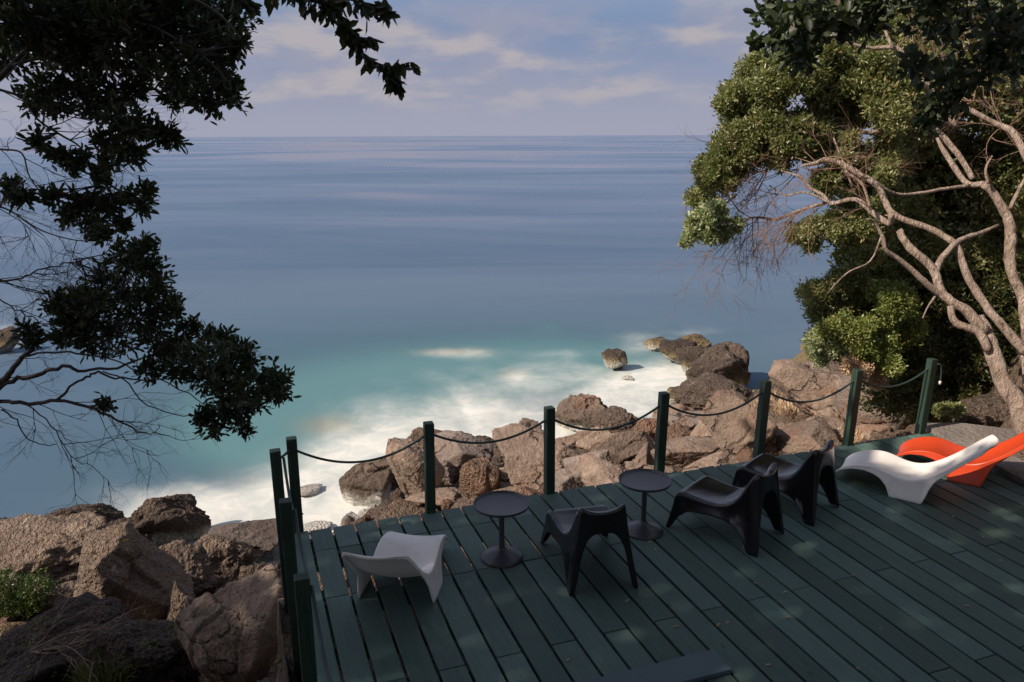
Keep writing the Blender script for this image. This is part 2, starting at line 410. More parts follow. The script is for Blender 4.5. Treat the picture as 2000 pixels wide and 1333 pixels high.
# ------------------------------------------------------------------ sea
def f_sea(k, b):
    pos = geo(k).outputs['Position']
    cp = k.map(pos, (1, 1, 1), (0, 0, YAW))          # u across the view, v out to sea
    at = lambda n: k.new('ShaderNodeAttribute', attribute_name=n).outputs['Fac']
    foam, turq, brown = at('foam'), at('shallow'), at('reef')
    st = k.noise(k.map(cp, (1, .62, 1), (0, 0, .35)), .62, 5, .5, 1.2); st2 = k.noise(k.map(cp, (.8, .8, 1), (0, 0, .2)), 2.4, 4, .55, .8); sw = k.noise(k.map(cp, (.9, .7, 1), (0, 0, -.4)), .24, 3, .5, 1.6)
    fm = k.math('ADD', foam, k.math('MULTIPLY', k.math('SUBTRACT', k.math('ADD', k.math('MULTIPLY', sw, .66), k.math('ADD', k.math('MULTIPLY', st, .28), k.math('MULTIPLY', st2, .06))), .5), 2.6))
    fm = k.math('MULTIPLY', k.math('POWER', k.math('MAXIMUM', k.math('MULTIPLY', fm, .74, None, True), 0.0), 1.35), k.ramp(foam, .0, .62))
    big = k.noise(k.map(cp, (.32, 1, 1)), .05, 5, .6, .7)
    s1 = k.noise(k.map(cp, (.34, 1, 1)), .030, 5, .55, 1.0); s2 = k.noise(k.map(cp, (.6, 1, 1), (0, 0, .12)), .0055, 5, .58, 1.0); s3 = k.noise(k.map(cp, (.5, 1, 1), (0, 0, -.1)), .0014, 5, .6, .8)
    base = k.mix(k.ramp(big, .38, .66), (.070, .114, .176), (.104, .150, .210))
    base = k.mix(k.math('MULTIPLY', turq, 1.05, None, True), base, (.064, .134, .158))
    base = k.mix(k.math('MULTIPLY', k.ramp(turq, .5, 1.1), .7), base, (.115, .24, .25))
    base = k.mix(k.math('MULTIPLY', brown, .85), base, (.33, .24, .13))
    base = k.mix(fm, base, k.mix(k.ramp(st2, .35, .7), (.56, .60, .57), (.70, .695, .64)))
    dif = k.new('ShaderNodeBsdfDiffuse'); k.put(dif.inputs[0], base)
    nb = k.bump(k.noise(k.map(cp, (.5, 1, 1)), .8, 3, .5), .05, .12)
    gl = k.new('ShaderNodeBsdfGlossy'); k.put(gl.inputs['Normal'], nb)
    calm = k.ramp(k.math('ADD', k.math('MULTIPLY', s1, .18), k.math('ADD', k.math('MULTIPLY', s2, .42), k.math('MULTIPLY', s3, .40))), .455, .545)
    k.put(gl.inputs['Roughness'], k.math('ADD', .12, k.math('MULTIPLY', k.math('SUBTRACT', 1.0, calm), .28)))
    k.put(gl.inputs['Color'], k.mix(calm, (.62, .76, .98), (1, .97, 1)))
    fr = k.new('ShaderNodeFresnel'); fr.inputs['IOR'].default_value = 1.33
    fac = k.math('MULTIPLY', fr.outputs[0], k.math('ADD', .34, k.math('MULTIPLY', calm, .58)))
    fac = k.math('MULTIPLY', fac, k.math('SUBTRACT', 1.0, k.math('MULTIPLY', fm, .85)))
    mx = k.new('ShaderNodeMixShader'); k.put(mx.inputs[0], fac); k.l.new(dif.outputs[0], mx.inputs[1]); k.l.new(gl.outputs[0], mx.inputs[2]); return mx.outputs[0]
M_SEA = mat('long_exposure_sea', f_sea)
FOAM = [(1150, 782, 180, 36, .85), (930, 812, 130, 32, .62), (880, 838, 110, 30, .7), (1300, 762, 75, 44, .9), (1080, 722, 200, 14, .34), (890, 690, 80, 10, .7),
        (1010, 745, 100, 16, .38), (1248, 668, 45, 20, .55), (1335, 728, 50, 34, .55), (1200, 738, 80, 18, .42), (560, 965, 90, 45, .7), (450, 1010, 130, 38, .75), (600, 1005, 90, 60, 1.2),
        (660, 930, 60, 55, .95), (740, 870, 90, 30, .7), (1000, 852, 120, 40, 1.05), (330, 968, 110, 22, .4), (760, 780, 110, 35, .22), (12, 660, 28, 30, .6), (700, 1000, 80, 50, 1.2),
        (300, 1010, 130, 30, .45), (430, 1040, 80, 40, 1.0), (1100, 690, 60, 10, .35), (1360, 650, 50, 10, .3), (850, 860, 100, 40, .5), (1010, 735, 24, 12, .4)]
SHAL = [(700, 800, 200, 90, .6), (900, 745, 170, 55, .55), (480, 840, 170, 70, .45), (1100, 690, 220, 45, .45), (620, 880, 180, 50, .45), (1070, 637, 30, 10, .25),
        (1330, 730, 200, 70, .35), (850, 700, 600, 110, .22), (250, 940, 330, 90, .35), (520, 800, 260, 90, .22), (450, 730, 420, 130, .1), (1200, 740, 160, 35, .4)]
REEF = [(645, 832, 46, 15, .55), (888, 688, 48, 5, .6), (1005, 733, 20, 9, .5), (1220, 735, 35, 8, .3)]
def make_sea():
    v = np.concatenate([-np.geomspace(300, 3, 12), np.arange(6, 46, .2), np.geomspace(46.3, 90000, 110)])
    g = np.geomspace(1, 90000, 60)
    u = np.concatenate([-18 - g[::-1], np.arange(-18, 26, .25), 26 + g])
    U, V = np.meshgrid(u, v); U = U.ravel(); V = V.ravel()
    x = U * math.cos(YAW) + V * math.sin(YAW); y = -U * math.sin(YAW) + V * math.cos(YAW)
    p = np.stack([x, y, np.full_like(x, SEA)], 1)
    o = mesh_obj('sea', p, [(lambda a: np.stack([a, a + 1, a + len(u) + 1, a + len(u)], 1))((np.arange(len(v) - 1)[:, None] * len(u) + np.arange(len(u) - 1)[None]).ravel())], M_SEA)
    d = p - CAM; zc = np.maximum(d @ FW, .1); px = CX + FPX * (d @ RT) / zc; py = CY - FPX * (d @ UP) / zc
    ok = (d @ FW) > 4
    for nm, L in (('foam', FOAM), ('shallow', SHAL), ('reef', REEF)):
        m = np.zeros(len(p))
        for (cx, cy, rx, ry, a) in L: m = np.maximum(m, a * np.exp(-((px - cx) / rx) ** 2 * .7 - ((py - cy) / ry) ** 2 * .7)) if nm == 'reef' else m + a * (.75 * np.exp(-((px - cx) / rx) ** 2 - ((py - cy) / ry) ** 2) + .3 * np.exp(-((px - cx) / rx / 1.5) ** 2 - ((py - cy) / ry / 1.8) ** 2))
        if nm == 'foam':
            dd = np.abs(np.interp(x, _cx, _cy) - y); m = m + .35 * np.exp(-(dd / .9) ** 2) * (x > -3) * (x < 13.5)
        m = np.where(ok, m, 0); m = np.clip(m, 0, 1.25)
        at = o.data.attributes.new(nm, 'FLOAT', 'POINT'); at.data.foreach_set('value', m.astype(np.float32))
    tag(o, 'calm blue sea blurred smooth, milky foam along the rocks', kind='structure')
make_sea()

# ------------------------------------------------------------------ boulders
_ico = {}
def ico(n):
    if n not in _ico:
        bm = bmesh.new(); bmesh.ops.create_icosphere(bm, subdivisions=n, radius=1)
        v = np.array([q.co[:] for q in bm.verts]); f = np.array([[w.index for w in q.verts] for q in bm.faces]); bm.free(); _ico[n] = (v, f)
    return _ico[n]
def rock_shape(seed, kind, sub):
    rs = np.random.RandomState(seed); v, f = ico(sub)
    # ragged twist so the facets differ
    nP = {'slab': 11, 'block': 14, 'rough': 15, 'lump': 18}[kind]; pw = {'slab': 90, 'block': 60, 'rough': 16, 'lump': 9}[kind]
    n = rs.normal(size=(nP, 3)); n /= np.linalg.norm(n, axis=1)[:, None]
    n = np.vstack([n, [[0, 0, -1]], [[rs.uniform(-.4, .4), rs.uniform(-.5, .1), 1]]]); n /= np.linalg.norm(n, axis=1)[:, None]
    d = rs.uniform(.52 if kind in ('slab', 'block') else .62, 1.0, len(n))
    w = v + (.03 if kind in ('slab', 'block') else .12) * np.stack([gnoise(v * 1.7 + seed), gnoise(v * 1.7 + seed + 31), gnoise(v * 1.7 + seed + 57)], 1)
    w /= np.linalg.norm(w, axis=1)[:, None]
    q = np.maximum(w @ n.T, 0) / d; r = (q ** pw).sum(1) ** (-1 / pw); r = np.minimum(r, 1.45)
    p = v * r[:, None]
    s0 = seed * 3.17
    if kind in ('slab', 'block'):
        c = rs.normal(size=(9, 3)); c = c / np.linalg.norm(c, axis=1)[:, None] * rs.uniform(.7, 1.1, (9, 1))
        pw_ = p + .10 * np.stack([gnoise(p * 3 + s0), gnoise(p * 3 + s0 + 9), gnoise(p * 3 + s0 + 21)], 1)
        dist = np.linalg.norm(pw_[:, None] - c[None], axis=2); o = np.sort(dist, 1); idx = dist.argmin(1)
        offs = rs.uniform(-.09, .09, 9)[idx]; crack = -.06 * np.exp(-((o[:, 1] - o[:, 0]) / .022) ** 2)
        disp = offs * np.clip((o[:, 1] - o[:, 0]) / .02, 0, 1) + crack * (rs.uniform(0, 1, 9)[idx] > .35)
        disp = disp + .03 * fbm(p * 1.9 + s0, 3) + .022 * ridged(p * np.array([3, 3, 8.]) + s0, 4) + .016 * fbm(p * 12 + s0, 4, .6)
    else:
        a = 1.0 if kind == 'rough' else .8
        disp = a * (.11 * fbm(p * 1.9 + s0, 3) + .05 * ridged(p * 3.6 + s0, 4) + .035 * fbm(p * 9 + s0, 4, .6) - .03 * np.clip(gnoise(p * 12 + s0) - .15, 0, 1))
    p = p + v * disp[:, None]
    lo, hi = p.min(0), p.max(0); p = (p - (lo + hi) / 2) / ((hi - lo) / 2)
    return p, f
def boulder(px, py, w, h, kind, m, seed, label, tilt=0.0, base=None, zc=None, depth=.85, name='boulder', group='boulders along the shore', sink=0.0):
    b_py = py + h * .42 if base is None else base
    z0 = zc or terrain_hit(px, min(b_py, 1500))
    a = w / 2 * z0 / FPX; ha = h / 2 * z0 / FPX
    r = ray(px, py); dep = math.asin(-r[2] / np.linalg.norm(r)); bd = a * depth
    c = math.sqrt(max((ha * ha - (bd * math.sin(dep)) ** 2), (.42 * ha) ** 2)) / math.cos(dep)
    zc2 = z0 + bd * .35; a *= zc2 / z0; c *= zc2 / z0
    sub = 6 if w > 92 else (5 if w > 45 else 4)
    p, f = rock_shape(seed, kind, sub)
    ct, s_ = math.cos(tilt), math.sin(tilt); p = p * [a, bd, c]
    if tilt: p = p @ np.array([[ct, 0, s_], [0, 1, 0], [-s_, 0, ct]])
    cy_, sy_ = math.cos(YAW + math.atan((px - CX) / FPX)), math.sin(YAW + math.atan((px - CX) / FPX))
    p = np.stack([p[:, 0] * cy_ + p[:, 1] * sy_, -p[:, 0] * sy_ + p[:, 1] * cy_, p[:, 2]], 1)
    o = mesh_obj(name, p, f, m); o.location = P(px, py, zc2) - np.array([0, 0, sink])
    tag(o, label, 'rock', group); return o
M_PEB = rock_mat('pebbly_lava', (.22, .155, .115), (.14, .10, .075), (.33, .25, .18), .9, 1.1, 1.6)
M_HEAD = rock_mat('dark_headland_lava', (.115, .085, .066), (.075, .057, .046), (.17, .125, .095), .4, 1.0, 1.5)
RH = M_HEAD
R, RG, RR, RD, RP = M_ROCK, M_ROCKG, M_ROCKR, M_ROCKD, M_PEB
ROCKS = [
 # by the corner of the deck, out to the second tray table
 (722, 942, 116, 104, 'block', R, 11, 'pale brown boulder standing in the foam nearest the deck corner'),
 (775, 925, 70, 85, 'rough', RD, 12, 'dark pitted rock wedged between two pale boulders in the foam'),
 (812, 930, 115, 150, 'slab', R, 13, 'tall smooth tan boulder just behind the first straight rail post'),
 (862, 878, 140, 92, 'rough', RR, 14, 'reddish brown rock capping the boulder pile behind the rail post'),
 (902, 902, 125, 118, 'block', RG, 15, 'dark hollow faced rock between the red cap and the rough red block'),
 (938, 945, 82, 98, 'rough', RR, 16, 'rough rust red block above the first round table'),
 (945, 872, 60, 46, 'block', RD, 17, 'small dark knob of rock at the edge of the white foam'),
 (850, 975, 120, 50, 'block', R, 18, 'flat brown stone low behind the front edge of the deck'),
 (980, 893, 44, 30, 'rough', RD, 19, 'small wet stone in the foam beside the pointed rock'),
 (760, 1000, 70, 28, 'rough', RD, 20, 'low wet stone awash under the front edge of the deck'),
 (1030, 862, 78, 78, 'slab', R, 21, 'pointed pale rock rising alone against the white foam'),
 (1072, 905, 225, 140, 'slab', R, 22, 'largest smooth tan slab sloping down behind the round tray table'),
 (1000, 965, 130, 40, 'block', R, 23, 'low brown stone showing just over the deck edge by the table'),
 (1138, 815, 115, 90, 'rough', R, 24, 'rounded brown rock against the foam beyond the middle rail post'),
 (1205, 826, 110, 66, 'rough', RD, 25, 'darker rough rock joined to the rounded brown one at the foam'),
 (1158, 832, 52, 36, 'slab', R, 26, 'small pale wedge lying on the rough rocks under the rope'),
 (1155, 918, 112, 105, 'slab', RG, 27, 'pale upright split stone with a sharp peak'),
 (1108, 948, 84, 66, 'block', RG, 28, 'grey cracked stone beside the foot of the middle post'),
 (1218, 880, 130, 84, 'block', R, 29, 'broken brown stone under the lowest part of the rope'),
 (1258, 900, 66, 66, 'slab', R, 30, 'small pale chip of rock next to the rail post'),
 (1208, 938, 150, 78, 'block', R, 31, 'ribbed brown boulder above the second round table'),
 (1262, 850, 50, 66, 'rough', RR, 32, 'rust coloured stone close behind the rail post'),
 (1322, 862, 66, 62, 'rough', RR, 33, 'pitted red stone in the dip past the rail post'),
 (1316, 824, 86, 68, 'slab', R, 34, 'smooth brown stone resting over the pitted red one'),
 (1350, 838, 90, 78, 'block', RG, 35, 'grey brown stone leaning on the smooth one'),
 (1340, 890, 135, 76, 'slab', R, 36, 'flat topped tan boulder behind the black chairs'),
 (1388, 852, 82, 78, 'lump', R, 37, 'round pale boulder with a dark hollow beneath it'),
 (1372, 796, 105, 46, 'slab', R, 38, 'long pale stone at the foot of the dark headland'),
 (1408, 812, 60, 34, 'rough', RD, 39, 'small dark stone under the rope by the headland'),
 (1450, 850, 165, 165, 'slab', R, 40, 'big smooth reddish boulder behind the leaning chairs'),
 (1395, 915, 120, 60, 'block', R, 41, 'low brown boulder at the deck edge behind the chairs'),
 (1545, 870, 190, 95, 'slab', R, 42, 'broad flat brown slab behind the white lounger foot'),
 (1500, 795, 70, 40, 'block', R, 43, 'small brown rock half covered in dry grass'),
 (1600, 775, 195, 140, 'slab', R, 44, 'huge pale boulder with a flat sunlit face near the trees'),
 (1620, 850, 110, 70, 'slab', R, 45, 'olive brown slab below the dry grass tuft'),
 (1640, 785, 70, 60, 'rough', RD, 46, 'dark craggy knob set in the face of the huge boulder'),
 (1708, 790, 150, 160, 'slab', RG, 47, 'grey fractured rock face next to the last but one post'),
 (1755, 800, 80, 130, 'block', RG, 48, 'grey cleft block between fractured face and end post'),
 (1690, 850, 90, 50, 'block', R, 49, 'low crumbled stone at the foot of the fractured face'),
 (1775, 745, 100, 80, 'rough', RD, 50, 'shaded earthy rock under the bushes by the end post'),
 (1945, 810, 150, 90, 'lump', RD, 51, 'mossy brown boulder at the foot of the pale trunk'),
 (985, 940, 90, 60, 'block', R, 52, 'brown stone half hidden between rough red block and large slab'),
 (1165, 862, 90, 60, 'slab', R, 53, 'tan slab tucked under the rounded rock at the foam'),
 (1245, 925, 70, 50, 'block', R, 54, 'brown stone touching the lower half of the rail post'),
 (1290, 930, 80, 40, 'slab', R, 55, 'low tan stone at the deck edge past the rail post'),
 (1115, 868, 90, 60, 'block', R, 56, 'smooth brown stone crossed by the rope past the middle post'),
 # headland
 (1400, 775, 165, 85, 'rough', RH, 60, 'broad dark base rock of the headland'),
 (1402, 728, 125, 105, 'rough', RH, 61, 'tall dark brown rock in the middle of the headland'),
 (1366, 705, 95, 70, 'rough', RH, 62, 'brown craggy rock on the seaward shoulder of the headland'),
 (1425, 712, 76, 86, 'rough', RH, 63, 'steep dark rock at the back of the headland'),
 (1335, 778, 80, 46, 'rough', RH, 64, 'dark sloping rock where the headland meets the foam'),
 (1326, 690, 80, 52, 'rough', RH, 65, 'brown rock with yellow sides at the headland tip'),
 (1356, 672, 66, 34, 'rough', RH, 66, 'low crest of rock farthest out on the headland'),
 (1282, 674, 52, 30, 'rough', RH, 67, 'small yellow rock off the headland tip'),
 (1200, 705, 52, 46, 'block', RH, 68, 'lone dark rock with a yellow foot standing in the surf'),
 (1455, 772, 50, 30, 'rough', RH, 69, 'small black rock at the water behind the headland'),
 (1226, 738, 26, 10, 'lump', RH, 70, 'washed over rock just showing beside the lone rock'),
 (600, 958, 60, 26, 'lump', R, 71, 'yellowish rock awash in foam past the corner posts'),
 (5, 668, 60, 56, 'rough', RH, 72, 'far dark sea stack beyond the bare twigs'),
 # beside the deck
 (165, 1030, 190, 115, 'rough', RD, 80, 'domed brown rock on the skyline farthest from the deck'),
 (325, 1025, 165, 120, 'rough', RD, 92, 'dark rounded rock rising between domed rock and foam'),
 (255, 1065, 120, 90, 'rough', RD, 82, 'shaded rock in the gap behind the pebbly ridge'),
 (70, 1100, 290, 160, 'rough', RP, 83, 'wide pebbly mass of rock above the green shrub'),
 (-30, 1060, 130, 110, 'rough', RD, 84, 'dark rock cut off by the edge of the view'),
 (250, 1150, 240, 240, 'slab', RP, 107, 'pointed speckled ridge of rock catching the sun'),
 (350, 1140, 150, 140, 'rough', RD, 86, 'shadowed crumbly rock beside the speckled ridge'),
 (428, 1100, 140, 115, 'rough', RP, 87, 'knobbly pale rock in front of the smooth sea rock'),
 (495, 1062, 200, 105, 'block', RG, 88, 'smooth grey brown rock at the foam beside the corner post'),
 (620, 1030, 60, 26, 'rough', RD, 89, 'low dark rock behind the deck corner'),
 (525, 1165, 120, 150, 'rough', RD, 90, 'crumbly rock with tufts right against the rail posts'),
 (470, 1270, 235, 290, 'slab', R, 97, 'great smooth boulder with white lichen spots below the rail'),
 (362, 1210, 80, 130, 'rough', RD, 95, 'narrow rock splinter in the cleft by the great boulder'),
 (130, 1175, 150, 90, 'rough', RD, 93, 'brown rock behind the green shrub'),
 (90, 1290, 330, 190, 'rough', M_ROCKSHADE, 94, 'black craggy lava rock filling the shaded corner under the shrub'),
 (270, 1300, 240, 180, 'rough', M_ROCKSHADE, 96, 'black lava rock behind the olive grass tuft'),
 (360, 1330, 110, 110, 'rough', M_ROCKSHADE, 98, 'small black lava rock at the foot of the great boulder'),
]
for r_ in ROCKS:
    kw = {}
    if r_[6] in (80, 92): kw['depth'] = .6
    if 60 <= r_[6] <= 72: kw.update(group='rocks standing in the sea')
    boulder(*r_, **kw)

def scatter_rubble():
    rs = np.random.RandomState(5); mb = MB(); v, f = ico(2)
    n = 0
    while n < 900:
        if rs.rand() < .7: x, y = rs.uniform(.2, 13), rs.uniform(7, 18)
        else: x, y = rs.uniform(-7, .1), rs.uniform(5, 15)
        if y > np.interp(x, _cx, _cy) - .3 or (x > 8 and y < 9): continue
        s = rs.uniform(.05, .22) * (1.5 if rs.rand() < .15 else 1)
        q = v * (1 + .35 * gnoise(v * 1.6 + n * 1.7)[:, None]) * rs.uniform(.6, 1.2, 3) * s
        mb.add(q + [x, y, float(terrain(x, y)) + .05], f); n += 1
    o = mb.build('rubble', M_ROCKR, smooth=False); tag(o, 'small broken stones lying between the boulders', 'stones', kind='stuff')
scatter_rubble()

# ------------------------------------------------------------------ deck
deck = empty('deck'); tag(deck, 'dark green timber deck of long parallel boards', kind='structure')
def make_deck():
    rs = random.Random(2); pw = .2; gap = .021
    cache = {}
    joist_end = 6.66
    for kx in range(-1, 36):
        x0 = .434 + kx * pw + gap / 2; x1 = x0 + pw - gap
        if kx == -1: x0 = .262
        if x0 > 7.62: break
        ys = [joist_end + rs.uniform(-.012, .012)]
        if 0 <= kx <= 9: js = [6.27, 5.52] + ([4.41, 2.2] if kx % 2 else [3.3])
        elif kx == -1: js = [3.3]
        else: js = [4.41, 2.2] if kx % 2 else [5.52, 3.3]
        if kx in (0, 4, 8): js = [6.27, 5.52, 3.3]
        ys += js + [.9]
        for a, b in zip(ys[:-1], ys[1:]):
            L = (a - b) - .007; key = (round(L, 3), round(x1 - x0, 3))
            if key not in cache:
                mb = MB(); mb.box((0, 0, 0), (x1 - x0, L, .034), bev=.0035); cache[key] = mb.build('board', M_DECK, smooth=False).data
                o = [q for q in COL.objects if q.data == cache[key]][0]
            else:
                o = bpy.data.objects.new('board', cache[key]); COL.objects.link(o)
            o.parent = deck; o.location = ((x0 + x1) / 2, (a + b) / 2, -.017 + rs.uniform(-.0025, .002))
            o.rotation_euler = (rs.uniform(-.0006, .0006), rs.uniform(-.008, .008), rs.uniform(-.0012, .0012))
    mb = MB()
    for y in (6.55, 6.27, 5.52, 4.96, 4.41, 3.85, 3.3, 2.2, 1.1):
        mb.box((3.95, y, -.11), (7.3, .06, .14)); j = mb.build('joist', M_DECK, deck, False); mb = MB()
    for y in (4.0, 5.9):
        for x in np.arange(.5, 7.6, 1.7):
            mb = MB(); mb.box((x, y, -.75), (.12, .12, 1.12)); mb.build('support_post', M_DECK, deck, False)
make_deck()
plank = MB(); plank.box((0, 0, 0), (2.6, .222, .034), bev=.004); pk = plank.build('loose_plank', plastic('blue_green_plank', (.066, .105, .120), .5, .35), smooth=False)
pk.location = (1.53, 3.84, .022); tag(pk, 'wide blue green plank lying across the deck boards', 'plank')

conc = MB()
poly = np.array([(7.50, 6.42), (7.62, 6.78), (8.02, 6.66), (8.52, 6.19), (9.4, 5.2), (9.4, 2.0), (6.95, 2.0), (7.12, 4.2), (7.27, 5.3)])
top = np.c_[poly, np.full(len(poly), .055)]; bot = np.c_[poly, np.full(len(poly), -.9)]; n_ = len(poly)
conc.add(np.vstack([top, bot]), np.array([list(range(n_))[::-1]]), np.array([[i, (i + 1) % n_, n_ + (i + 1) % n_, n_ + i] for i in range(n_)]))
o = conc.build('concrete_slab', M_CONC, smooth=False); tag(o, 'rough grey concrete slab beside the far end of the deck', kind='structure')
cw = MB(); cw.box((.50, 2.1, -1.45), (.22, 4.4, 2.6), bev=.01); o = cw.build('retaining_wall', M_CONC, smooth=False); tag(o, 'grey concrete footing wall under the side of the deck', 'wall', kind='structure')

# ------------------------------------------------------------------ rope rails
def rail(name, label, posts, z_r, outs):
    root = empty(name, (posts[0][0], posts[0][1], 0)); tag(root, label, 'rope rail')
    for (x, y, zb, zt, lx, ly) in posts:
        mb = MB(); mb.box((0, 0, 0), (.088, .088, zt - zb), bev=.005); o = mb.build('post', M_POST, root, False)
        o.location = (x - posts[0][0], y - posts[0][1], (zt + zb) / 2); o.rotation_euler = (ly, lx, random.uniform(-.06, .06))
    off = np.array([posts[0][0], posts[0][1], 0])
    for (a, b, sag) in outs:
        a = np.array(a, float); b = np.array(b, float); t = np.linspace(0, 1, 26)[:, None]
        q = a + (b - a) * t - np.array([0, 0, 1]) * sag * 4 * t * (1 - t)
        mb = MB(); mb.tube(q - off, .0115, 8); mb.build('rope', M_ROPE, root)
    return root
front = [(.345, 6.70, -.3, .88, .0, 0), (1.545, 6.66, -.3, .88, .01, 0), (2.74, 6.66, -.3, .885, -.006, 0), (3.97, 6.66, -.3, .89, .02, 0), (5.19, 6.66, -.3, .885, .03, 0),
         (6.40, 6.66, -.3, .88, .035, 0), (7.46, 6.66, -.3, .90, .045, 0)]
zr = .78
def tip(p, z): return (p[0] + p[4] * z * .6, p[1], z)
outs = []
sags = [.20, .17, .20, .20, .20, .17]
for i in range(6): outs.append((tip(front[i], zr), tip(front[i + 1], zr + (.03 if i == 5 else 0)), sags[i]))
fr = rail('rope_rail', 'green post and rope rail along the sea edge of the deck', front, zr, outs)
# knots through the posts and the loose end past the last one
e = np.array(tip(front[6], .81)); loose = catmull([e + (.0, 0, 0), e + (.05, -.05, .035), e + (.085, -.06, .0), e + (.10, -.06, -.10), e + (.10, -.06, -.19)], 5) - [front[0][0], front[0][1], 0]
mb = MB(); mb.tube(loose, .009, 8); mb.build('rope_end', M_ROPE, fr)
mb = MB(); mb.lathe([(0, -.022), (.014, -.018), (.014, .018), (0, .022)], 10, loose[-1]); o = mb.build('rope_whipping', M_WHITE, fr)
side = [(.205, 6.46, -1.1, .88, -.01, 0), (.212, 5.45, -1.1, .885, -.005, 0), (.222, 4.37, -1.1, .885, .0, 0), (.232, 3.28, -1.1, .885, 0, 0), (.24, 2.2, -1.1, .885, 0, 0)]
outs = [((.205, 6.46, .79), (.345, 6.70, .79), .01)]
for a, b, s_ in zip(side[:-1], side[1:], (.16, .13, .15, .15)):
    outs.append(((a[0] + .055, a[1], .80), (b[0] + .055, b[1], .80), s_))
rail('side_rope_rail', 'dark post and rope rail running down the landward side of the deck', side, zr, outs)

# ------------------------------------------------------------------ shell furniture
def shell_thing(name, verts, faces, pids, pnames, m, thick=.007, sub=1):
    me = bpy.data.meshes.new('tmp'); me.from_pydata([tuple(v) for v in verts], [], faces); me.update()
    for i in range(len(pnames)): me.materials.append(M_BLACK)
    me.polygons.foreach_set('material_index', pids)
    o = bpy.data.objects.new('tmp', me); COL.objects.link(o)
    bm = bmesh.new(); bm.from_mesh(me); bmesh.ops.remove_doubles(bm, verts=bm.verts, dist=1e-5); bmesh.ops.recalc_face_normals(bm, faces=bm.faces); bm.to_mesh(me); bm.free()
    s = o.modifiers.new('s', 'SOLIDIFY'); s.thickness = thick; s.offset = -1
    q = o.modifiers.new('q', 'SUBSURF'); q.levels = q.render_levels = sub
    dg = bpy.context.evaluated_depsgraph_get(); ev = o.evaluated_get(dg); em = ev.to_mesh()
    nv = len(em.vertices); co = np.empty(nv * 3, np.float32); em.vertices.foreach_get('co', co); co = co.reshape(-1, 3)
    nr = np.empty(nv * 3, np.float32); em.vertex_normals.foreach_get('vector', nr); nr = nr.reshape(-1, 3)
    quads = []; mi = []
    for p in em.polygons: quads.append(list(p.vertices)); mi.append(p.material_index)
    mi = np.array(mi); ev.to_mesh_clear(); bpy.data.objects.remove(o)
    root = empty(name)
    for i, pn in enumerate(pnames):
        fs = [quads[j] for j in np.where(mi == i)[0]]
        if not fs: continue
        used = np.unique(np.concatenate([np.array(x) for x in fs])); rm = {int(a): b for b, a in enumerate(used)}
        pm = bpy.data.meshes.new(pn); pm.from_pydata([tuple(map(float, co[a])) for a in used], [], [[rm[x] for x in g] for g in fs]); pm.update()
        pm.polygons.foreach_set('use_smooth', np.ones(len(fs), bool)); pm.normals_split_custom_set_from_vertices([tuple(map(float, nr[a])) for a in used])
        pm.materials.append(m); po = bpy.data.objects.new(pn, pm); COL.objects.link(po); po.parent = root
    return root
def interp_rows(t, tab):
    tab = np.array(tab, float); return np.stack([np.interp(t, tab[:, 0], tab[:, i]) for i in range(1, tab.shape[1])], -1)

